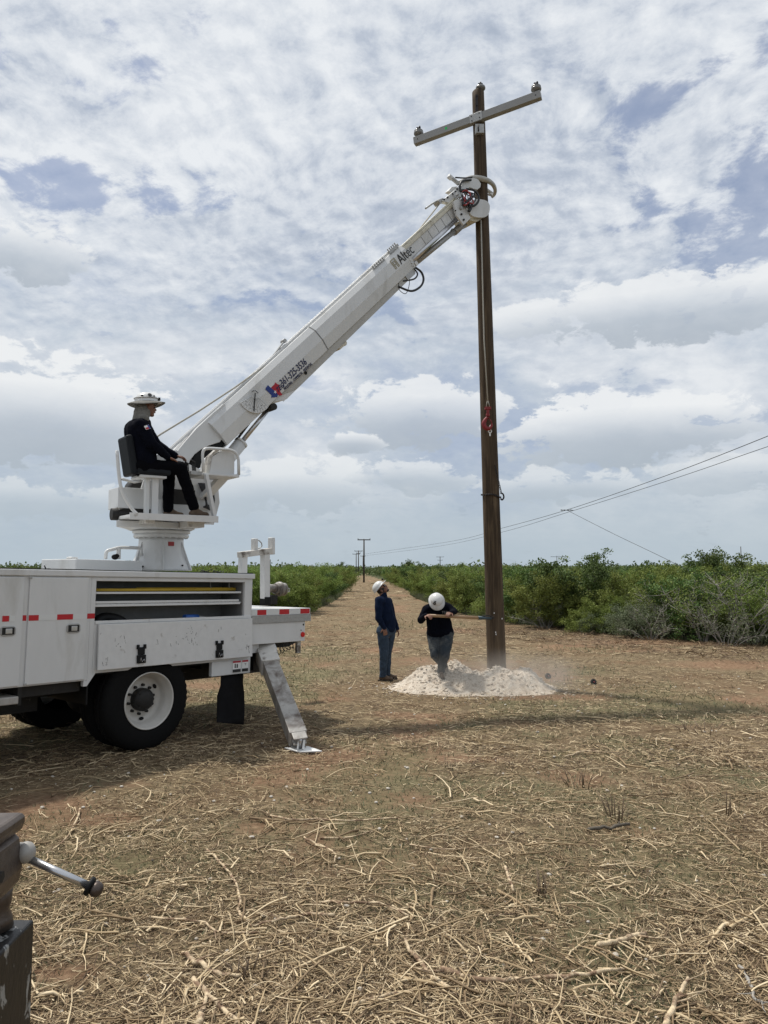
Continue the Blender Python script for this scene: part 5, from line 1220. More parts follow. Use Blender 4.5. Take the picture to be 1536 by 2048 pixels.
hose([(851, 417), (870, 404), (884, 398)], .016, 'auger_stow_arm', 'galv', .05)
# tongs
def tube_px(pxs, vs, rs, name, m, flat=None):
    pts = smoothpath([bt(a, b, w_) for (a, b), w_ in zip(pxs, vs)], 6); k = len(pts); R_ = [float(np.interp(i / (k - 1), np.linspace(0, 1, len(rs)), rs)) for i in range(k)]
    return BM().tube(pts, R_, 10).build(name, M[m], truck)
tube_px([(918, 366), (938, 357), (955, 356), (972, 360), (984, 367), (990, 378), (989, 388), (983, 395)], [.02, .1, .16, .20, .12, .0, -.1, -.16], [.04, .045, .05, .05, .042, .036, .032, .025], 'pole_tong', 'keel')
tube_px([(918, 366), (940, 366), (960, 372), (985, 388), (978, 389)], [-.1, -.2, -.26, -.22, -.16], [.04, .04, .04, .03, .025], 'pole_tong', 'keel')
hose([(900, 354), (908, 360), (917, 368)], .035, 'tong_cylinder', 'galv', .02)
hose([(897, 352), (903, 357)], .045, 'tong_cylinder_cap', 'white', .02)
hose([(911, 355), (930, 356), (950, 354), (958, 356)], .014, 'hydraulic_hose', 'hose', .15)
hose([(921, 384), (920, 371), (926, 362), (942, 360)], .022, 'hydraulic_hose', 'hose', .24)
def hosebundle():
    rs = random.Random(9)
    for i in range(9):
        a = (923 + rs.uniform(-3, 3), 383 + rs.uniform(-4, 4)); b = (940 + rs.uniform(-8, 12), 384 + rs.uniform(-7, 7)); c_ = (944 + rs.uniform(-8, 8), 402 + rs.uniform(-6, 8)); d_ = (934 + rs.uniform(-9, 6), 404 + rs.uniform(-4, 12)); e = (926 + rs.uniform(-2, 6), 395 + rs.uniform(-6, 8))
        hose([a, b, c_, d_, e], rs.uniform(.009, .016), 'hydraulic_hose', 'redhose' if i in (2, 5) else 'hose', [.24, .30, .33, .30, .25])
    hose([(932, 378), (948, 381), (957, 393), (956, 404), (947, 412), (936, 412)], .020, 'hydraulic_hose', 'hose', [.24, .32, .34, .34, .32, .28])
    hose([(944, 410), (940, 420), (937, 422)], .026, 'hydraulic_hose', 'hose', .3)
hosebundle()
def manifold():
    rs = random.Random(5); mb = BM()
    for i in range(26):
        px, py = 918 + rs.uniform(-4, 16), 392 + rs.uniform(-9, 24); q = Vector(bt(px, py, rs.uniform(.16, .26))); s_ = rs.uniform(.012, .03)
        if rs.random() < .5: mb.box(q - Vector((s_,) * 3), q + Vector((s_,) * 3))
        else: mb.cyl(q, q + Vector((rs.uniform(-.05, .05), -.03, rs.uniform(-.05, .05))), s_ * .6, n=8)
    mb.build('valve_manifold', M['galv'], truck)
manifold()

# lettering on the boom: sheets 2 mm proud of the lower facet
def facet_matrix(t, w, lower=True):
    # lower facet runs from (mw,mid) to (w-.035,bot): direction across
    a = Vector((0, -.215, -.01)); b = Vector((0, -.175, -.19)) if lower else Vector((0, -.198, .165))
    up = (a - b).normalized() if lower else (b - a).normalized()
    p0 = a + (b - a) * (w if lower else w); ex = Vector((1, 0, 0)); n_ = ex.cross(up).normalized()
    M_ = Matrix(((ex.x, up.x, n_.x, t), (ex.y, up.y, n_.y, p0.y), (ex.z, up.z, n_.z, p0.z), (0, 0, 0, 1)))
    return BX @ M_ @ Matrix.Translation((0, 0, .003))
t0 = bt2(563, 770, .2).x; t1 = bt2(620, 713, .2).x
text('phone_number', '361-325-3536', .150, facet_matrix(t0, .62), M['ink'], sleeve, bold=.003, width=(t1 - t0) / (.150 * 6.7))
text('trade_line', 'INDUSTRIAL - COMMERCIAL - RESIDENTIAL', .062, facet_matrix(t0, .99), M['ink'], sleeve, bold=.0008, width=(t1 - t0) / (.062 * 20.6))
ta = bt2(793, 517, .2).x
text('maker_lettering', 'Altec', .235, facet_matrix(ta, .12, False), M['inkblk'], sleeve2, bold=.002, width=.82)
fmx = facet_matrix(ta - .155, .10, False)
mb = MB(fmx); 
for r_ in ((0, 0, .015, .17), (0, .155, .12, .17), (.105, .0, .12, .17), (.03, .0, .042, .13), (.03, .118, .09, .13), (.078, 0, .09, .13), (.03, .06, .09, .072)): mb.box((r_[0], r_[1], 0), (r_[2], r_[3], .0015))
mb.build('maker_logo', M['logotan'], sleeve2)
# state shaped emblem in blue and red
tl_ = bt2(537, 792, .2).x; em = facet_matrix(tl_, .95)
TX = [(.06, .16), (.13, .16), (.13, .10), (.165, .095), (.20, .085), (.235, .09), (.238, .05), (.25, .02), (.225, -.02), (.19, -.045), (.18, -.10), (.15, -.085), (.125, -.04), (.10, -.055), (.08, -.03), (.03, .02), (.06, .03)]
def clip(poly, x0, side):
    out = []
    for i in range(len(poly)):
        a, b = poly[i], poly[(i + 1) % len(poly)]; ia = (a[0] - x0) * side >= 0; ib = (b[0] - x0) * side >= 0
        if ia: out.append(a)
        if ia != ib: t = (x0 - a[0]) / (b[0] - a[0]); out.append((x0, a[1] + t * (b[1] - a[1])))
    return out
sc_ = 1.1
for nm, pl, mm in (('emblem_blue', clip(TX, .135, -1), 'logoblue'), ('emblem_red', clip(TX, .1352, 1), 'logored')):
    MB(em @ Matrix.Rotation(R(14), 4, 'Z')).prism([(a * sc_, b * sc_ + .03) for a, b in pl], 0, .0016, axis=2).build(nm, M[mm], sleeve)
mb = MB(em @ Matrix.Translation((.13, .08, .003))); pts = [((.030 if i % 2 == 0 else .012) * math.cos(i * math.pi / 5 + 1.57), (.030 if i % 2 == 0 else .012) * math.sin(i * math.pi / 5 + 1.57)) for i in range(10)]
mb.prism(pts, 0, .001, axis=2); mb.build('emblem_star', M['decalwhite'], sleeve)
text('emblem_letters', 'TEC', .10, em @ Matrix.Translation((.155, .045, .003)), M['ink'], sleeve, bold=.002, width=.9, slant=.25)
mb = BMX(); q = bt2(568, 795, .142); mb.box((q.x - .05, -.1405, q.z - .04), (q.x + .06, -.136, q.z + .03)); mb.build('worn_sticker', M['white2'], truck)

# ------------------------------------------------------------------ winch line, hook, chain
def world_b(px, py, v): return BOOMW @ BL(px, py, v)
lp = [world_b(322, 868, .1), world_b(598, 679, .03), world_b(822, 480, .03), world_b(881, 405, .03)]
LP = [lp[0] - (lp[1] - lp[0]).normalized() * .30] + [lp[0] * (1 - t) + lp[1] * t + Vector((0, 0, -.06 * math.sin(t * math.pi))) for t in (0, .25, .5, .75, 1)] + [lp[1] * .5 + lp[2] * .5 + Vector((0, 0, .0)), lp[2], lp[3]]
o0 = LP[0].copy()
tag(MB().tube([p - o0 for p in LP], .0125, 8).build('winch_rope', M['ropemat'], loc=o0), 'pale winch rope rising from the turret along the top of the boom', 'rope')
PB = atY(994, 1345, 13.6); PT = atY(956, 185, 13.6); PB.z = 0
pd = (PT - PB).normalized()
def on_pole(py, side=0.0, front=.0):
    """point on the pole's camera side at picture height py"""
    z = atY(980, py, 13.6).z; return PB + pd * (z / pd.z)
HK = atY(975.5, 803, 13.36)
rp = [atY(962, 440, 13.42), atY(965, 560, 13.38), atY(968, 680, 13.36), HK]
o0 = rp[0].copy()
mb = MB(); mb.tube([p - o0 for p in rp], .012, 8); k_ = HK - o0
tag(mb.build('load_line', M['ropemat'], loc=o0), 'pale line hanging from the boom tip down the left side of the pole', 'rope')
hook = empty('load_hook', 'red load hook and swivel hanging against the upright pole', 'hook', tuple(HK))
MB().tube([(-.005, 0, .02), (-.03, 0, -.10)], .007, 6).tube([(.005, 0, .02), (.035, 0, -.10)], .007, 6).build('rope_eye', M['ropemat'], hook)
MB().box((-.055, -.03, -.15), (.055, .03, -.10)).cyl((0, 0, -.15), (0, 0, -.26), .030, .022).cyl((0, 0, -.22), (0, 0, -.27), .036, .036).build('swivel', M['hookred'], hook, .004)
hp = smoothpath([(0, 0, -.27), (-.045, 0, -.33), (-.075, 0, -.40), (-.05, 0, -.47), (.015, 0, -.49), (.06, 0, -.45), (.065, 0, -.40)], 5); k_ = len(hp)
MB().tube(hp, [.02 + .022 * math.sin(min(1, i / k_ * 1.25) * math.pi) for i in range(k_)], 10).build('hook_body', M['hookred'], hook)
MB().tube([(.01, 0, -.30), (.06, -.01, -.36), (.065, -.01, -.42)], .010, 6).build('safety_latch', M['hookred'], hook)
tg = atY(980, 861, 13.40)
mb = MB(); mb.tube([(0.012, 0, .10), (-.012, 0, .07), (.014, 0, .045), (.0, 0, .02)], .007, 6); mb.tube([(.026 * math.sin(a), 0, -.015 + .026 * math.cos(a)) for a in [i * math.pi / 6 for i in range(12)]], .009, 6, closed=True); mb.box((-.012, -.006, -.10), (.012, .006, -.035))
tag(mb.build('pole_tag', M['decalwhite'], loc=tg), 'small white key shaped tag on the pole just below the red hook', 'tag')
# chain choker
def ring_at(py, r, px_shift=0): return on_pole(py)
def chain():
    c = on_pole(992); root = empty('chain_sling', 'dark chain wrapped once round the pole with a slack hook end on its right', 'chain', tuple(c))
    mb = MB(); n = 44; rr = .170
    def link(p, d, roll):
        d = d.normalized(); a = d.orthogonal().normalized(); a = Quaternion(d, roll) @ a; pts = []
        for i in range(10): t = 2 * math.pi * i / 10; pts.append(p + d * .024 * math.cos(t) + a * .013 * math.sin(t))
        mb.tube(pts, .0052, 5, closed=True)
    for i in range(n):
        t = 2 * math.pi * i / n; p = Vector((rr * math.cos(t), rr * math.sin(t), -.015 * math.cos(t) * 1.5 + .01 * math.sin(3 * t))); d = Vector((-math.sin(t), math.cos(t), .0)); link(p, d, (i % 2) * math.pi / 2)
    mb.build('loop', M['chain'], root)
    mb = MB()
    for k in range(14): 
        a = Vector((rr * .93, -.06, .05 + k * .036)); link(a + Vector((-.008 * k, -.10 + .0, 0)), Vector((-.2, 0, 1)), (k % 2) * math.pi / 2)
    mb.build('tail_links', M['chain'], root)
    MB().tube(smoothpath([(rr - .01, -.05, .05), (rr + .035, -.06, .03), (rr + .05, -.06, -.03), (rr + .02, -.06, -.075), (rr - .01, -.06, -.05)], 5), .014, 8).build('grab_hook', M['chain'], root)
chain()

# ------------------------------------------------------------------ the pole being set
def big_pole():
    root = empty('utility_pole', 'tall leaning brown timber pole with grey crossarm, held by the boom over white spoil', 'utility pole', tuple(PB))
    q = pd.to_track_quat('Z', 'Y'); MP = q.to_matrix().to_4x4(); L = (PT - PB).length
    mb = MB(MP); prof = []
    for i in range(60):
        t = i / 59; prof.append((.170 - .058 * t ** .9, -.3 + (L + .3) * t))
    prof += [(.085, L + .03), (.0, L + .035)]
    rs = random.Random(2); ph = [rs.random() * 6 for _ in range(4)]
    def md(k, i, r):
        a = 2 * math.pi * i / 40
        return r * (1 + .018 * math.sin(2 * a + ph[0] + k * .05) + .010 * math.sin(3 * a + k * .11 + ph[1]) + .006 * math.sin(k * .8 + 5 * a))
    mb.lathe(prof, (0, 0, 0), (0, 0, 1), 40, md); mb.build('shaft', M['pole'], root)
    inv = MP.inverted()
    A = atY(829, 284, 14.02) - PB; B = atY(1082, 190, 13.02) - PB; d = (B - A).normalized()
    up = Vector((0, 0, 1)); sd = d.cross(up).normalized(); u = sd.cross(d)
    mb = MB(); mb.obox(A, B, .115, .14); arm = mb.build('crossarm', M['arm'], root, .004)
    mb = MB(); p = A + d * 1.0 + sd * .0
    fr = -sd if sd.y > 0 else sd
    p = A + (atY(894, 259, 13.75) - PB - A).dot(d) * d
    mb.obox(p - d * .022 + fr * .0582, p + d * .022 + fr * .0582, .0015, .05); mb.build('paint_mark', M['green'], arm)
    for f in (.035, .965):
        p = A.lerp(B, f); mb = MB(); mb.cyl(p + fr * .055, p + fr * .062, .010, n=10); mb.build('bolt_head', M['black'], arm)
        MB().cyl(p - u * .07, p - u * .11, .008, n=8).build('pin_end', M['galv'], arm)
        pr = [(.02, .07), (.03, .085), (.055, .095), (.088, .115), (.094, .135), (.092, .155), (.080, .165), (.088, .175), (.085, .19), (.06, .205), (.045, .215)]
        ins = MB().lathe(pr, p, (0, 0, 1), 24).build('insulator', M['porc'], root)
        MB().lathe([(.045, .214), (.040, .235), (.02, .25)], p, (0, 0, 1), 14).box((p.x - .04, p.y - .012, p.z + .235), (p.x + .04, p.y + .012, p.z + .262)).cyl(p + Vector((.02, 0, .25)), p + Vector((.02, 0, .285)), .016, n=10).build('wire_clamp', M['black'], ins)
    # pole-top insulator on a ridge bracket
    tp_ = PT - PB; p = tp_ + Vector((.045, -.03, -.02))
    pr = [(.02, .02), (.03, .035), (.07, .05), (.088, .065), (.092, .085), (.085, .11), (.06, .13), (.045, .14)]
    ins = MB().lathe(pr, p, (0, 0, 1), 24).build('insulator', M['porc'], root)
    MB().box((p.x - .045, p.y - .012, p.z + .155), (p.x + .04, p.y + .012, p.z + .178)).cyl(p + Vector((0, 0, .135)), p + Vector((0, 0, .20)), .018, n=10).build('wire_clamp', M['black'], ins)
    mb = MB(); b0 = tp_ + Vector((-.04, -.118, -.12)); mb.obox(b0, b0 + Vector((0, 0, -.5)), .05, .012, up=(0, 1, 0))
    for k in range(3): mb.cyl(b0 + Vector((0, -.005, -.03 - k * .18)), b0 + Vector((0, -.02, -.03 - k * .18)), .014, n=8)
    mb.build('ridge_bracket', M['chain'], root)
    # crossarm gain bracket
    c = A + d * ((on_pole(232) - PB - A).dot(d)); c = c + fr * .0
    mb = MB(); mb.obox(c - d * .14 + fr * .061, c + d * .09 + fr * .061, .010, .17); mb.obox(c - d * .12, c + d * .10, .135, .155)
    br = mb.build('mounting_bracket', M['galv'], root, .003)
    mb = MB(); c2_ = c - u * .16 + fr * .03 + d * .02; mb.obox(c2_, c2_ - Vector((0, 0, .17)), .16, .09, up=(0, 1, 0)); mb.build('bracket_foot', M['galv'], br, .004)
    mb = MB()
    for a, b in ((-.10, .04), (-.10, -.05), (.05, .05), (.05, -.04)): q_ = c + d * a + u * b + fr * .066; mb.cyl(q_, q_ + fr * .015, .010, n=6)
    mb.tube([c2_ + fr * .06 - Vector((0, 0, .02)), c2_ + fr * .075 - Vector((0, 0, .09)), c2_ + fr * .06 - Vector((0, 0, .15))], .012, 6)
    mb.build('bracket_bolts', M['grease'], br)
    mb = MB()
    for py, dx in ((1225, -.035), (1263, -.02), (1267, -.015), (1236, .10)):
        p = on_pole(py) - PB + Vector((dx, -.168, 0)); mb.box(p - Vector((.007, .003, .012)), p + Vector((.007, .003, .012)))
    mb.build('pole_tacks', M['decalwhite'], root)
    return root
big_pole()

# ------------------------------------------------------------------ spoil pile
PC = Vector((1.25, 13.35, 0))
def pile_h(x, y):
    h = .36 * np.exp(-(((x - 1.25) / .58) ** 2 + ((y - 13.65) / .50) ** 2)) + .30 * np.exp(-(((x - 2.20) / .46) ** 2 + ((y - 13.10) / .38) ** 2)) + .22 * np.exp(-(((x - .62) / .40) ** 2 + ((y - 13.35) / .45) ** 2)) + .16 * np.exp(-(((x - 1.55) / .6) ** 2 + ((y - 12.95) / .35) ** 2)) + .14 * np.exp(-(((x - 2.55) / .3) ** 2 + ((y - 13.4) / .35) ** 2))
    h = h + .060 * np.exp(-(((x - 1.6) / 1.15) ** 2 + ((y - 12.85) / .55) ** 2))
    h = h * (.62 + .76 * vnoise(x, y, .3, 4, 12)) + (vnoise(x, y, .09, 3, 13) - .5) * .075 * np.clip(h * 6, 0, 1)
    return h - .045
def make_pile():
    xs = np.arange(-.6, 3.9, .022); ys = np.arange(11.7, 15.0, .022); X, Y = np.meshgrid(xs, ys, indexing='ij')
    e = np.minimum(np.minimum(X + .6, 3.9 - X), np.minimum(Y - 11.7, 15 - Y)); Z = gz(X, Y) + pile_h(X, Y) - np.clip(.1 - e, 0, 1)
    nx, ny = X.shape; v = np.stack([X.ravel(), Y.ravel(), Z.ravel()], 1); i = np.arange(nx - 1)[:, None] * ny + np.arange(ny - 1)[None]
    q = np.stack([i, i + ny, i + ny + 1, i + 1], -1).reshape(-1, 4)
    keep = (pile_h(X, Y) > -.03).ravel()[q].any(1); q = q[keep]; used = np.unique(q); mp = np.full(len(v), -1); mp[used] = np.arange(len(used))
    tag(npmesh('spoil_pile', v[used], mp[q], M['pile'], smooth=True), 'white chalky caliche spoil heaped in two lobes round the foot of the pole', 'dirt pile')
    rs = random.Random(6); mb = MB()
    for i in range(2200):
        a = rs.random() * 6.28; r_ = rs.gauss(0, .75); x = 1.55 + math.cos(a) * r_ * 1.35; y = 13.3 + math.sin(a) * r_ * .8; h = float(pile_h(np.array([x]), np.array([y]))[0])
        s_ = .005 + .024 * rs.random() ** 2.5 * (1 if h > 0 else .8); mb.ell((x, y, gz1(x, y) + max(h, 0) + s_ * .25), (s_ * rs.uniform(.8, 1.5), s_, s_ * .75), Matrix.Rotation(rs.random() * 3, 3, 'Z'), 6, 4)
    tag(mb.build('caliche_clods', M['pile']), kind='stuff', label='small white clods strewn over and around the spoil heap', cat='clods')
make_pile()
def pile_z(x, y): return gz1(x, y) + max(0, float(pile_h(np.array([x]), np.array([y]))[0]))
# two small dark discs beyond the pile
for px, py, lab in ((1187, 1362, 'small dark round washer standing in the straw, the right and darker one'), (1096, 1351, 'small dusty dark disc on the right edge of the white spoil')):
    g = gnd(px, py + 6); root = empty('small_disc', lab, 'disc', (g.x, g.y, gz1(g.x, g.y) + .040))
    ax = Vector((.25, -1, .35)).normalized(); MB().lathe([(.05, -.01), (.06, 0), (.06, .012), (.035, .016), (.033, .004), (.016, .004), (.014, .022), (0, .024)], (0, 0, 0), ax, 24).build('plate', M['grease'], root)
    MB().cyl(ax * .015, ax * .035 , .011, n=8).build('nut', M['redhose'], root)

# ------------------------------------------------------------------ things in the open bin
def yel(x0, x1, y, z, r, lab):
    tag(MB(TRK).cyl((x0, y, z), (x1, y, z + .004), r, n=12).build('hot_stick', M['yellow']), lab, 'hot stick')
yel(-.60, .75, -1.11, 1.805, .017, 'shorter yellow fibreglass pole lying at the left of the top bin shelf')
yel(-.05, 1.40, -1.07, 1.810, .023, 'longer yellow fibreglass pole lying at the right of the top bin shelf')
yel(-.55, 1.30, -.98, 1.803, .016, 'thin yellow pole lying behind the other two on the top bin shelf')
mb = MB(TRK); mb.cyl((.62, -1.08, 1.475), (.83, -1.06, 1.470), .035, n=14); o_ = mb.build('blue_bag', M['blue']); tag(o_, 'blue cylindrical roll lying in the bottom of the open bin', 'bag')
mb = MB(TRK).cyl((.835, -1.06, 1.465), (1.02, -1.05, 1.45), .028, .018, n=12); tag(mb.build('hand_tool', M['galv']), 'pale metal tool beside the blue roll in the bin', 'tool')
mb = MB(TRK).tube(smoothpath([(-.55, -1.05, 1.40), (-.45, -1.05, 1.50), (-.25, -1.05, 1.47), (-.12, -1.05, 1.38)], 5), .055, 10); tag(mb.build('black_sleeve', M['black']), 'black rubber sleeve lying at the left of the bin bottom', 'sleeve')
mb = MB(TRK).cyl((.05, -1.08, 1.455), (.30, -1.08, 1.452), .018, n=10); tag(mb.build('yellow_tool', M['yellow']), 'short yellow stick end showing above the drop door', 'tool')
mb = MB(TRK).box((-.6, -1.1, .976), (1.3, -.82, 1.36)); tag(mb.build('tool_crate', M['inside'], bevel=.01), 'grey tote of tools hidden low in the open bin', 'crate')
for x_ in (.98, 1.28): MB().tube([(x_, -1.1, 1.90), (x_, -1.1, 1.84), (x_ + .02, -1.1, 1.83)], .004, 5).build('coat_hook', M['galv'], truck)
rs_ = random.Random(12)
for px in (412, 436):
    c = TL(px, 1142, .9); mb = MB(TRK)
    for i in range(7): a = rs_.random() * 3; mb.tube([(c.x + rs_.uniform(-.08, .08), c.y, 2.02), (c.x + rs_.uniform(-.1, .1), c.y, 2.04), (c.x + rs_.uniform(-.12, .12), c.y, 2.05 + rs_.random() * .04)], .007, 4)
    tag(mb.build('wire_coil', M['hose']), 'dark tangle of wire lying on the bin roof ' + ('left of the other tangle' if px == 412 else 'nearer the rack'), 'wire')

# ------------------------------------------------------------------ people
def hand(mb, w, d, nrm, s=1.0, curl=.35, side=1, spread=.10):
    """palm from the wrist w along d, back of hand facing nrm; five fingers"""
    d = Vector(d).normalized(); nrm = Vector(nrm); nrm = (nrm - d * nrm.dot(d)).normalized(); x = d.cross(nrm).normalized() * side; w = Vector(w)
    k = w + d * .085 * s
    for i, a in enumerate((-.030, -.010, .010, .030)): mb.cap(w + x * a * .55 * s, k + x * a * s, .014 * s, .012 * s, 8)
    for i, (a, L) in enumerate(((-.031, .058), (-.0105, .070), (.0105, .075), (.031, .068))):
        p = k + x * a * s; e = (d + x * a * spread * 30 * .1).normalized(); c = curl
        for j in range(3):
            e = (e * math.cos(c) - nrm * math.sin(c)).normalized(); q = p + e * L * s * (.45, .32, .25)[j]; mb.cap(p, q, (.0105, .0095, .0085)[j] * s, (.0095, .0085, .0075)[j] * s, 8); p = q
    p = w + x * .026 * s + d * .02 * s; e = (d * .7 + x * .75 - nrm * .25).normalized(); q = p + e * .04 * s; mb.cap(p, q, .014 * s, .012 * s, 8); e2 = (e + d * .5 - nrm * curl).normalized(); mb.cap(q, q + e2 * .032 * s, .0115 * s, .009 * s, 8)
def head(mb, c, f, up, s=1.0):
    """c centre of skull, f facing direction"""
    f = Vector(f).normalized(); up = (Vector(up) - f * Vector(up).dot(f)).normalized(); x = f.cross(up); rot = Matrix((x, f, up)).transposed(); c = Vector(c)
    def E(o, r): mb.ell(c + rot @ (Vector(o) * s), Vector(r) * s, rot, 16, 10)
    E((0, -.005, .02), (.076, .095, .092)); E((0, .03, -.045), (.060, .062, .068)); E((0, .055, -.095), (.030, .030, .024)); E((0, .087, .012), (.052, .018, .012)); E((0, .086, -.058), (.025, .014, .010))
    E((0, .102, -.030), (.014, .018, .015)); E((0, .095, -.008), (.010, .012, .028))
    for q in (-1, 1): E((q * .078, -.005, -.02), (.010, .020, .032)); E((q * .034, .070, -.030), (.022, .02, .020))
    return rot, c
def face_bits(rot, c, parent, s=1.0, glasses=False):
    for q in (-1, 1):
        if glasses: MB().ell(c + rot @ Vector((q * .033 * s, .094 * s, .002 * s)), (.028 * s, .010 * s, .020 * s), rot, 12, 8).build('sunglass_lens', M['glass'], parent)
        else: MB().ell(c + rot @ Vector((q * .032 * s, .088 * s, -.003 * s)), (.012 * s, .008 * s, .007 * s), rot, 10, 6).build('eye', M['hair'], parent)
        MB().tube([c + rot @ Vector((q * a, b, z_)) for a, b, z_ in ((.015, .102, .020), (.034, .099, .024), (.052, .088, .018))], .004, 5).build('eyebrow', M['hair'], parent)
    MB().tube([c + rot @ Vector((a, .1 - abs(a) * .25, -.062)) for a in (-.022, 0, .022)], .0035, 5).build('mouth', M['redhose'], parent)
def hard_hat(rot, c, parent, s=1.0, brim=.03, peak=.05, logo=None):
    dome = MB(); n = 32; V = []; K = 10
    def pt(th, ph, k=1.0):
        r = (.125 * math.sin(th) * math.cos(ph), .148 * math.sin(th) * math.sin(ph), .118 * math.cos(th)); rib = 1 + .02 * math.exp(-(r[0] / .018) ** 2) * math.sin(th)
        return c + rot @ (Vector((r[0] * k, r[1] * k, r[2] * k * rib + .045)) * s)
    for i in range(K + 1):
        for j in range(n): V.append(pt(math.pi / 2 * i / K * 1.02, 2 * math.pi * j / n))
    for j in range(n):
        ph = 2 * math.pi * j / n; ex = brim + peak * max(0, math.sin(ph)) ** 2; q = Vector((math.cos(ph) * (.125 + ex), math.sin(ph) * (.148 + ex), .034 - .15 * ex)); V.append(c + rot @ (q * s))
    for j in range(n):
        ph = 2 * math.pi * j / n; ex = brim + peak * max(0, math.sin(ph)) ** 2 - .004; q = Vector((math.cos(ph) * (.125 + ex), math.sin(ph) * (.148 + ex), .029 - .15 * ex)); V.append(c + rot @ (q * s))
    for j in range(n): ph = 2 * math.pi * j / n; V.append(c + rot @ (Vector((math.cos(ph) * .118, math.sin(ph) * .140, .036)) * s))
    F = [(i * n + j, (i + 1) * n + j, (i + 1) * n + (j + 1) % n, i * n + (j + 1) % n) for i in range(K + 3) for j in range(n)]
    dome.add(V, F, True); return dome.build('hard_hat', M['hat'], parent)
def arm(mb, S, E, W, r=(.058, .045, .043, .028)): mb.cap(S, E, r[0], r[1]); mb.cap(E, W, r[2], r[3])
def legs(mb, Hp, K_, A, r=(.070, .052, .050, .036)): mb.cap(Hp, K_, r[0], r[1]); mb.cap(K_, A, r[2], r[3])
def boot(parent, A, d, s=1.0, name='boot', pitch=0.0):
    A = Vector(A); d = Vector(d).normalized(); up = Vector((0, 0, 1)); 
    if abs(d.z) > .05: up = (up - d * up.dot(d)).normalized()
    x = d.cross(up); mb = MB(); h = A - up * .075
    mb.cap(A + up * .05, A - up * .02, .052, .048); mb.cap(h - d * .045 + up * .022, h + d * .06 + up * .02, .036, .040); mb.cap(h + d * .06 + up * .018, h + d * .155 + up * .012, .042, .036); mb.cap(A - up * .02, h + d * .08 + up * .03, .046, .036)
    b = mb.remesh(name, M['boot'], parent, .010, 3)
    sp = MB(); so = h - up * .018; pr = [(-.085, -.034), (-.09, 0), (-.085, .034), (.05, .040), (.13, .046), (.18, .03), (.195, 0), (.18, -.03), (.13, -.044), (.05, -.036)]
    lo = [so + d * a + x * b_ - up * .014 for a, b_ in pr]; hi = [so + d * a + x * b_ + up * .010 for a, b_ in pr]; n = len(pr)
    sp.add(lo + hi, [tuple(range(n - 1, -1, -1)), tuple(range(n, 2 * n))] + [(i, (i + 1) % n, n + (i + 1) % n, n + i) for i in range(n)]); sp.build('boot_sole', M['sole'], b, .004)
    return b

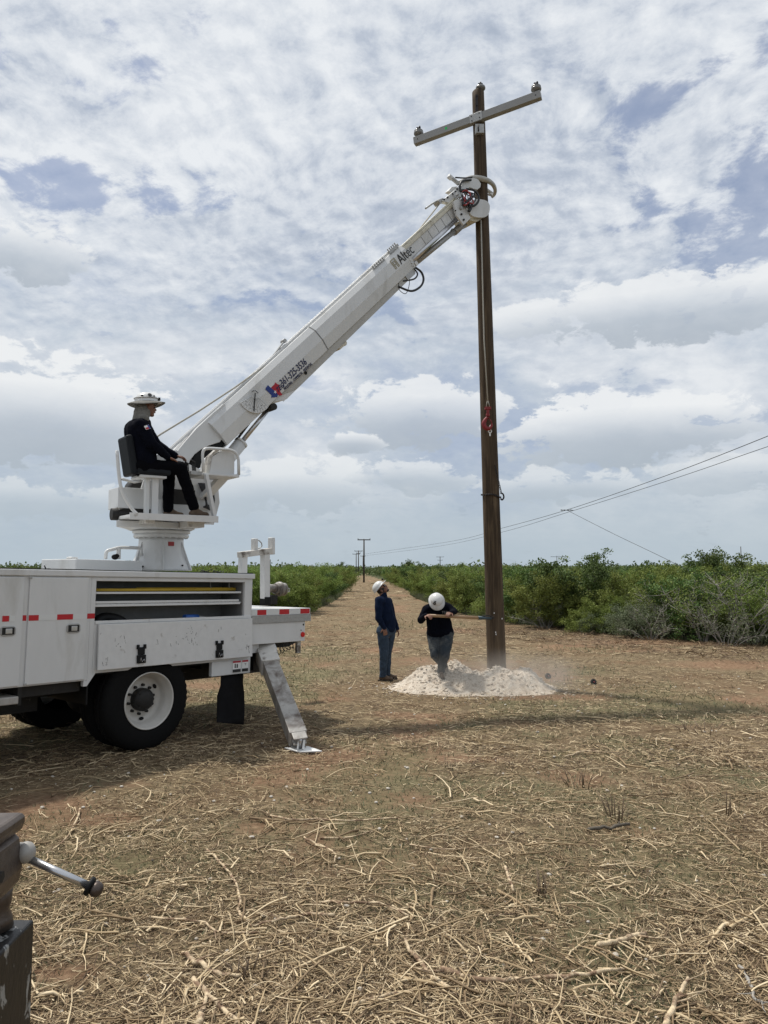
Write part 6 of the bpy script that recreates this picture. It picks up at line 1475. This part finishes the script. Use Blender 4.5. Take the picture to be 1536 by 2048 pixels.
def standing_man():
    o = gnd(772, 1361); o.z = gz1(o.x, o.y); Y = o.y
    def w(px, py, dy=0): return atY(px, py, Y + dy) - o
    root = empty('person', 'person in navy long sleeved shirt and jeans leaning back to look up', 'person', tuple(o))
    Hn, Hf = w(766, 1268, -.09), w(779, 1268, .09)
    Kn, Kf = w(768, 1311, -.11), w(774, 1309, .10)
    An, Af = w(766, 1350, -.10), w(774, 1347, .12)
    Sn, Sf = w(758, 1201, -.19), w(777, 1203, .19)
    En, Wn = w(757, 1236, -.25), w(768, 1255, -.22)
    Ef, Wf = w(786, 1238, .22), w(794, 1257, .20)
    ch, nk = w(768, 1203), w(767, 1190)
    hd = w(763.5, 1178.5) ; f = Vector((.60, -.25, .76)); up = Vector((-.76, 0, .65))
    bd = MB(); legs(bd, Hn, Kn, An); legs(bd, Hf, Kf, Af); arm(bd, Sn, En, Wn); arm(bd, Sf, Ef, Wf); bd.cap(Hn, Hf, .075, .075); bd.cap((Hn + Hf) / 2, ch, .09, .09); bd.cap(Sn, Sf, .06, .06); bd.cap(nk - Vector((0, 0, .08)), hd + Vector((.0, 0, -.03)), .062, .056)
    rot, c = head(bd, hd, f, up, 1.02); hand(bd, Wn, (.25, -.05, -1), (.3, -1, 0), 1.05, .45, 1); hand(bd, Wf, (.35, 0, -1), (1, .2, .3), 1.05, .45, -1)
    bd.remesh('body', M['skin'], root, .008, 2)
    sh = MB(); sh.cap(Sn + Vector((.03, .02, -.01)), Sf + Vector((-.02, -.02, -.01)), .088, .088); sh.cap(ch + Vector((.01, -.05, -.05)), w(772, 1238, -.05), .142, .150); sh.cap(ch + Vector((.01, .06, -.05)), w(774, 1238, .05), .142, .150)
    sh.cap(w(775, 1240, -.02), w(775.5, 1252, -.02), .150, .150); sh.cap(w(772, 1240, .04), w(773, 1257, .04), .150, .146); sh.cap(nk - Vector((0, 0, .05)), nk + Vector((0, 0, .0)), .078, .068)
    sh.cap(Sn, En, .080, .064); sh.cap(En, Wn, .062, .045); sh.cap(Sf, Ef, .080, .062); sh.cap(Ef, Wf, .062, .045)
    for a_, b_, r_ in ((Wn, En, .05), (Wf, Ef, .05)): d = (Vector(a_) - Vector(b_)).normalized(); sh.cyl(Vector(a_) - d * .03, Vector(a_) + d * .012, .046, .043, 16)
    sh.remesh('shirt', M['navy'], root, .010, 3, .018, .10)
    je = MB(); je.cap(Hn + Vector((0, 0, .05)), Hf + Vector((0, 0, .05)), .128, .128); legs(je, Hn, Kn, An + Vector((0, 0, .02)), (.112, .080, .080, .066)); legs(je, Hf, Kf, Af + Vector((0, 0, .02)), (.112, .080, .080, .066)); je.cyl(An + Vector((0, 0, .02)), An + Vector((0, 0, -.035)), .066, .070, 16); je.cyl(Af + Vector((0, 0, .02)), Af + Vector((0, 0, -.035)), .066, .070, 16)
    je.remesh('jeans', M['denim'], root, .010, 3, .024, .09)
    boot(root, An - Vector((0, 0, .0)), (1, -.28, 0), 1); boot(root, Af, (1, .1, 0), 1)
    face_bits(rot, c, root, 1.02, True)
    mb = MB(); mb.ell(c + rot @ Vector((0, -.012, .0)), (.082, .095, .085), rot); mb.build('hair', M['hair'], root)
    mb = MB(); mb.ell(c + rot @ Vector((0, .052, -.098)), (.040, .036, .024), rot, 12, 8); mb.build('beard', M['hair'], root)
    h = hard_hat(rot, c + rot @ Vector((0, -.012, .028)), root, .88)
    MB().box((-.02, -.012, -.015), (.02, .012, .015)).build('headlamp', M['black'], h).matrix_local = Matrix.Translation(c + rot @ Vector((0, .16, .10))) @ rot.to_4x4()
standing_man()

def pushing_man():
    Y = 13.25; o = atY(883, 1350, Y); o.z = pile_z(o.x, o.y)
    def w(px, py, dy=0): return atY(px, py, Y + dy) - o
    root = empty('person', 'person with head bowed under white hard hat, levering the pole with a hook', 'person', tuple(o))
    HL_, HR_ = w(868, 1272, .08), w(893, 1272, .04)
    KL_, KR_ = w(871, 1309, -.06), w(889, 1310, -.14)
    AL_, AR_ = w(889, 1334, .26), w(882, 1341, .0)
    SL_, SR_ = w(853, 1219, -.05), w(895, 1215, -.05)
    EL_, WL_ = w(842, 1240, -.10), w(851, 1231, -.32)
    ER_, WR_ = w(908, 1223, -.12), w(902, 1226, -.34)
    ch = w(875, 1222, -.02); nk = w(874, 1211, -.10); hd = w(873, 1205, -.17); f = Vector((.05, -.62, -.78)); up = Vector((.0, -.78, .62))
    bd = MB(); legs(bd, HL_, KL_, AL_); legs(bd, HR_, KR_, AR_); arm(bd, SL_, EL_, WL_); arm(bd, SR_, ER_, WR_); bd.cap(HL_, HR_, .08, .08); bd.cap((HL_ + HR_) / 2, ch, .09, .09); bd.cap(SL_, SR_, .06, .06); bd.cap(ch, hd, .062, .056)
    rot, c = head(bd, hd, f, up, 1.02)
    hand(bd, WL_, (.55, -.75, .05), (-.2, -.4, .9), 1.05, .75, 1); hand(bd, WR_, (-.45, -.8, 0), (.1, -.4, .9), 1.05, .75, -1)
    bd.remesh('body', M['skin'], root, .008, 2)
    sh = MB(); sh.cap(SL_ + Vector((.05, 0, 0)), SR_ - Vector((.05, 0, 0)), .100, .100); sh.cap(ch + Vector((-.07, 0, -.06)), w(869, 1262, .03), .135, .135); sh.cap(ch + Vector((.07, 0, -.06)), w(891, 1262, .03), .135, .135); sh.cap(w(869, 1262, .03), w(891, 1262, .03), .138, .138); sh.cap(ch, nk, .10, .085)
    sh.cap(SL_, EL_, .082, .066); sh.cap(EL_, WL_, .064, .046); sh.cap(SR_, ER_, .082, .064); sh.cap(ER_, WR_, .062, .046)
    sh.remesh('shirt', M['navyblk'], root, .010, 3, .02, .10)
    text('chest_lettering', 'TEC', .06, Matrix.Translation(w(883, 1227, -.19)) @ Matrix.Rotation(R(90), 4, 'X'), M['porc'], root, .001)
    je = MB(); je.cap(HL_ + Vector((0, 0, .04)), HR_ + Vector((0, 0, .04)), .135, .135); legs(je, HL_, KL_, AL_, (.128, .092, .088, .068)); legs(je, HR_, KR_, AR_, (.128, .092, .088, .070)); je.cyl(AR_ + Vector((0, 0, .02)), AR_ - Vector((0, 0, .03)), .07, .074, 16)
    je.remesh('trousers', M['denimdust'], root, .010, 3, .024, .09)
    boot(root, AR_ + Vector((0, 0, -.005)), (.1, -1, -.12)); boot(root, AL_, (.1, -1, -.75))
    face_bits(rot, c, root, 1.02)
    MB().ell(c + rot @ Vector((0, -.012, .0)), (.082, .095, .085), rot).build('hair', M['hair'], root)
    h = hard_hat(rot, c + rot @ Vector((0, -.008, .022)), root, .90)
    def on_hat(ph, th, nm, m, s_=.018):
        d = Vector((math.sin(th) * math.cos(ph), math.sin(th) * math.sin(ph), math.cos(th))); p = c + rot @ (Vector((0, -.008, .022)) + Vector((.125 * d.x, .148 * d.y, .118 * d.z + .045)) * .90 * 1.01)
        n_ = rot @ Vector((d.x / .125, d.y / .148, d.z / .118)).normalized(); MB().cyl(p - n_ * .004, p + n_ * .003, s_, n=16).build(nm, M[m], h)
        return p, n_
    on_hat(R(62), R(64), 'round_sticker', 'inkblk', .026); on_hat(R(68), R(46), 'small_sticker', 'inkblk', .010); on_hat(R(58), R(46), 'small_sticker', 'inkblk', .008); on_hat(R(62), R(64), 'sticker_centre', 'galv', .012)
    # tool
    a, b = atY(858, 1231, Y - .38), atY(985, 1237, Y + .17); d = (b - a).normalized(); L = (b - a).length
    t = empty('cant_hook', 'long wooden handled hook lever held level against the pole', 'tool', tuple(a))
    MB().cyl(d * 0, d * L * .76, .024, .030, 16).build('handle', M['handlewood'], t)
    MB().cyl(d * L * .76, d * (L - .03), .033, .022, 14).build('socket', M['bluegrey'], t)
    mb = MB(); e = d * (L - .06); mb.tube(smoothpath([d * L * .83 + Vector((0, 0, .03)), d * L * .93 + Vector((0, -.02, .05)), d * L * 1.02 + Vector((0, -.03, .02))], 5), .010, 6); mb.cyl(d * (L - .04), d * L * 1.0 + Vector((.02, -.01, 0)), .014, .006, 8); mb.build('hook', M['grease'], t)
pushing_man()

def operator():
    o = BOOMW @ Vector((s0.x + .1, -sv, s0.z + .05)); fwd = (BOOMW.to_3x3() @ Vector((1, 0, 0))).normalized(); near = (BOOMW.to_3x3() @ Vector((0, -1, 0))).normalized()
    root = empty('person', 'person in black with wide brimmed white hard hat seated at the boom controls', 'person', tuple(o))
    def w(px, py, v): return BOOMW @ BL(px, py, v) - o
    V0 = sv
    HN, HF = w(283, 934, V0 + .10), w(286, 934, V0 - .10)
    KN, KF = w(361, 936, V0 + .14), w(338, 940, V0 - .12)
    AN, AF = w(387, 1012, V0 + .14), w(336, 1018, V0 - .08)
    SN, SF = w(281, 850, V0 + .19), w(287, 848, V0 - .19)
    EN, WN = w(302, 886, V0 + .24), w(335, 914, V0 + .16)
    EF, WF = w(312, 888, V0 - .22), w(350, 912, V0 - .10)
    ch = w(276, 862, V0); nk = w(287, 838, V0); hd = w(294, 815, V0)
    f = fwd * .95 + Vector((0.22, 0, .08)); f.normalize(); up = Vector((0, 0, 1))
    bd = MB(); legs(bd, HN, KN, AN); legs(bd, HF, KF, AF); arm(bd, SN, EN, WN); arm(bd, SF, EF, WF); bd.cap(HN, HF, .08, .08); bd.cap((HN + HF) / 2, ch, .09, .09); bd.cap(SN, SF, .06, .06); bd.cap(ch, hd, .06, .056)
    rot, c = head(bd, hd, f, up, 1.0)
    dn_ = (w(362, 929, V0 + .14) - WN).normalized(); hand(bd, WN, dn_, (0, 0, 1), 1.15, .22, -1, .2); hand(bd, WF, fwd + Vector((0, 0, -.1)), (0, 0, 1), 1.05, .4, 1)
    bd.remesh('body', M['skin'], root, .008, 2)
    sh = MB(); sh.cap(SN - near * .03, SF + near * .03, .085, .085); sh.cap(ch + near * .05, (HN + HF) / 2 + near * .06 + Vector((0, 0, .08)), .155, .160); sh.cap(ch - near * .05, (HN + HF) / 2 - near * .06 + Vector((0, 0, .08)), .155, .160); sh.cap(ch, nk, .10, .072)
    sh.cap(SN, EN, .083, .068); sh.cap(EN, WN, .066, .046); sh.cap(SF, EF, .08, .066); sh.cap(EF, WF, .064, .046)
    shirt = sh.remesh('shirt', M['navyblk'], root, .010, 3, .018, .10)
    # sleeve flag patch
    pc = SN.lerp(EN, .30); ad = (EN - SN).normalized(); n_ = (near * .9 + fwd * .25 + Vector((0, 0, .2))); n_ = (n_ - ad * n_.dot(ad)).normalized(); sx = ad.cross(n_); PM = Matrix.Translation(pc + n_ * .090) @ Matrix((sx, -ad, n_)).transposed().to_4x4()
    pa = MB(PM).box((-.036, -.026, -.004), (.036, .026, .001)).build('sleeve_patch', M['decalwhite'], shirt)
    MB(PM).box((-.034, -.024, .001), (-.010, .024, .003)).build('patch_blue', M['logoblue'], shirt); MB(PM).box((-.010, -.024, .001), (.034, .0, .003)).build('patch_red', M['logored'], shirt)
    je = MB(); je.cap(HN, HF, .125, .125); legs(je, HN, KN, AN, (.108, .086, .082, .068)); legs(je, HF, KF, AF, (.108, .084, .080, .066))
    je.remesh('trousers', M['blackcloth'], root, .010, 3, .02, .09)
    bz = -o.z + BOOMW.translation.z + 2.712 + .085
    a1 = Vector((AN.x, AN.y, bz)) ; a2 = Vector((AF.x, AF.y, bz))
    boot(root, a1 + fwd * .02, fwd); boot(root, a2 + fwd * .02, fwd)
    face_bits(rot, c, root, 1.0)
    # neck shade cloth
    nc = MB(); bk = rot @ Vector((0, -1, 0)); nc.ell(c + rot @ Vector((0, -.045, -.035)), (.098, .085, .10), rot); nc.cap(c + rot @ Vector((-.04, -.05, -.09)), c + rot @ Vector((.04, -.05, -.09)), .080, .080); nc.cap(nk + bk * .02 + near * .06 + Vector((0, 0, .00)), nk + bk * .02 - near * .06 + Vector((0, 0, .0)), .072, .072); nc.cap(nk + bk * .10 + Vector((0, 0, -.03)), c + bk * .10 - Vector((0, 0, .02)), .04, .05)
    nc.remesh('neck_shade', M['shade'], root, .009, 3, .015, .06)
    hc = c + rot @ Vector((0, -.005, .035)); h = hard_hat(rot, hc, root, .96, .02, .03)
    br = MB(); n = 40; V = []
    for rr, zz in ((.90, .038), (1.0, .036), (1.30, .022), (1.55, .006), (1.56, .001), (1.30, .017), (.90, .030)):
        for j in range(n): ph = 2 * math.pi * j / n; sag = -.02 * (math.cos(ph * 2 + .3)) * max(0, rr - 1) * 2; V.append(hc + rot @ Vector((math.cos(ph) * .128 * rr, math.sin(ph) * .148 * rr, zz + sag - .03 * max(0, -math.sin(ph)) * max(0, rr - 1))))
    br.add(V, [(i * n + j, ((i + 1) % 7) * n + j, ((i + 1) % 7) * n + (j + 1) % n, i * n + (j + 1) % n) for i in range(7) for j in range(n)], True); br.build('sun_brim', M['shade'], h)
    for ph, th, s_, m_ in ((10, 62, .026, 'inkblk'), (-30, 68, .017, 'grease'), (35, 66, .010, 'inkblk')):
        d = Vector((math.sin(R(th)) * math.cos(R(ph)), math.sin(R(th)) * math.sin(R(ph)), math.cos(R(th)))); p = hc + rot @ (Vector((.125 * d.x, .148 * d.y, .118 * d.z + .045)) * 1.03); n_ = rot @ d; MB().cyl(p - n_ * .005, p + n_ * .002, s_, n=8).build('hat_sticker', M[m_], h)
    MB().box((-.02, -.012, -.018), (.02, .014, .018)).build('headlamp', M['black'], h).matrix_local = Matrix.Translation(hc + rot @ Vector((0, .158, .075))) @ rot.to_4x4()
    MB().tube([hc + rot @ Vector((.123 * math.cos(a), .146 * math.sin(a), .075)) * 1 for a in [i * math.pi / 12 for i in range(24)]], .006, 5, closed=True).build('lamp_strap', M['galv'], h)
operator()

# ------------------------------------------------------------------ vise on its black post in the near corner
def vise():
    Yv = 1.0
    def w(px, py, dy=0): return atY(px, py, Yv + dy)
    bt_ = w(69, 1838); x1 = bt_.x; zt = bt_.z
    Yv = .86; mb = MB(); mb.box((x1 - .16, .86, -.02), (x1, 1.0, zt)); ob = mb.build('steel_post', M['blackpaint'], bevel=.003); tag(ob, 'chipped black square steel post under the vise in the bottom left corner', 'post')
    MB().cyl((x1 + .0005, .955, zt - .135), (x1 + .002, .955, zt - .135), .006, n=10).build('red_paint_spot', M['lamp'], ob)
    root = empty('bench_vise', 'worn steel bench vise with bright sliding handle on the black post', 'vise', (x1 - .06, .94, zt)); Yv = .97
    o = Vector(root.location)
    def l(px, py, dy=0): return w(px, py, dy) - o
    # body: profile in x-z extruded in depth
    prof = [(-60, 1665), (35, 1660), (44, 1672), (48, 1700), (50, 1730), (44, 1755), (30, 1772), (8, 1783), (-60, 1792)]
    mb = MB(); mb.prism([(l(a, b).x, l(a, b).z) for a, b in prof], -.05, .03); mb.build('vise_body', M['castiron'], root, .008)
    jw = [(-60, 1626), (46, 1624), (51, 1632), (51, 1642), (45, 1658), (30, 1664), (22, 1668), (-60, 1664)]
    mb = MB(); mb.prism([(l(a, b).x, l(a, b).z) for a, b in jw], -.06, .032); mb.build('jaw', M['castiron'], root, .004)
    mb = MB()
    q = l(30, 1715); MB().cyl((q.x + .006, -.03, q.z), (q.x + .014, -.03, q.z), .007, n=6).build('jaw_bolt', M['grease'], root)
    mb = MB(); q = l(14, 1652); mb.cyl((q.x, -.064, q.z), (q.x, .0, q.z), .010, n=16); mb.build('jaw_rib', M['galv'], root)
    mb = MB(); q = l(8, 1800); q2 = l(8, 1850); mb.lathe([(.022, 0), (.020, .012), (.016, .02), (.019, .03), (.020, .055)], (q2.x - .012, .03, q2.z - .003), (0, 0, 1), 24); mb.build('swivel_base', M['castiron'], root)
    q = l(4, 1845, -.0); MB().cyl((q.x - .02, .008, q.z - .002), (q.x + .006, .008, q.z + .004), .0045, n=12).build('lock_lever', M['steel'], root)
    q = l(55, 1705); MB().ell((q.x - .002, .03, q.z), (.0115, .013, .013)).cyl((q.x - .04, .03, q.z), (q.x, .03, q.z), .012).build('screw_head', M['leg'], root)
    a, b = l(58, 1718), l(176, 1771); a.y = .03; b.y = .03
    hd_ = MB().cyl(a, b, .0047, n=18).build('handle', M['steel'], root); d = (b - a).normalized()
    MB().tube([b + d * -.002 + Vector((0, 0, 0))], .001, 3) if False else None
    MB().lathe([(.006, -.001), (.0105, .0), (.0115, .0025), (.0105, .005), (.006, .006)], b, d, 20).build('rubber_ring', M['black'], hd_)
    MB().lathe([(.007, .005), (.0088, .008), (.0092, .012), (.0075, .0165), (.004, .019), (0, .0195)], b, d, 20).build('handle_knob', M['castiron'], hd_)
    bpy.context.view_layer.update()
vise()

# ------------------------------------------------------------------ dust drifting at the foot of the pole
def dust():
    c = Vector((1.9, 12.6, .26)); mb = MB(); mb.ell((0, 0, 0), (1.9, .75, .55), None, 24, 14)
    o = mb.build('dust_cloud', [bpy.data.materials.new('drifting_dust')], loc=c); m = o.data.materials[0]; m.use_nodes = True; t = NT(m.node_tree); t.n.clear()
    out = t.new('ShaderNodeOutputMaterial'); pv = t.new('ShaderNodeVolumePrincipled'); t.l.new(pv.outputs[0], out.inputs['Volume'])
    pv.inputs['Color'].default_value = (.92, .86, .78, 1); pv.inputs['Anisotropy'].default_value = .2
    tc = t.new('ShaderNodeTexCoord'); gm = t.mapping(tc.outputs['Object'], scale=(1 / 1.9, 1 / .75, 1 / .55)); ln = t.new('ShaderNodeVectorMath', operation='LENGTH'); t.l.new(gm, ln.inputs[0])
    fall = t.mapr(ln.outputs['Value'], .1, 1, 1, 0, True); n = t.mapr(t.noise(tc.outputs['Object'], 1.6, 4, .55, .5), .35, .7, 0, 1)
    t.l.new(t.math('MULTIPLY', t.math('MULTIPLY', fall, n), 1.7), pv.inputs['Density'])
    tag(o, kind='stuff', label='faint pale dust drifting off the white spoil heap', cat='dust')
dust()
# unused prototypes never placed stay out of the scene
for k, (rt, used) in PROTO.items():
    if not used:
        for ch in [x for x in col.objects if x.parent == rt]: bpy.data.objects.remove(ch)
        bpy.data.objects.remove(rt)
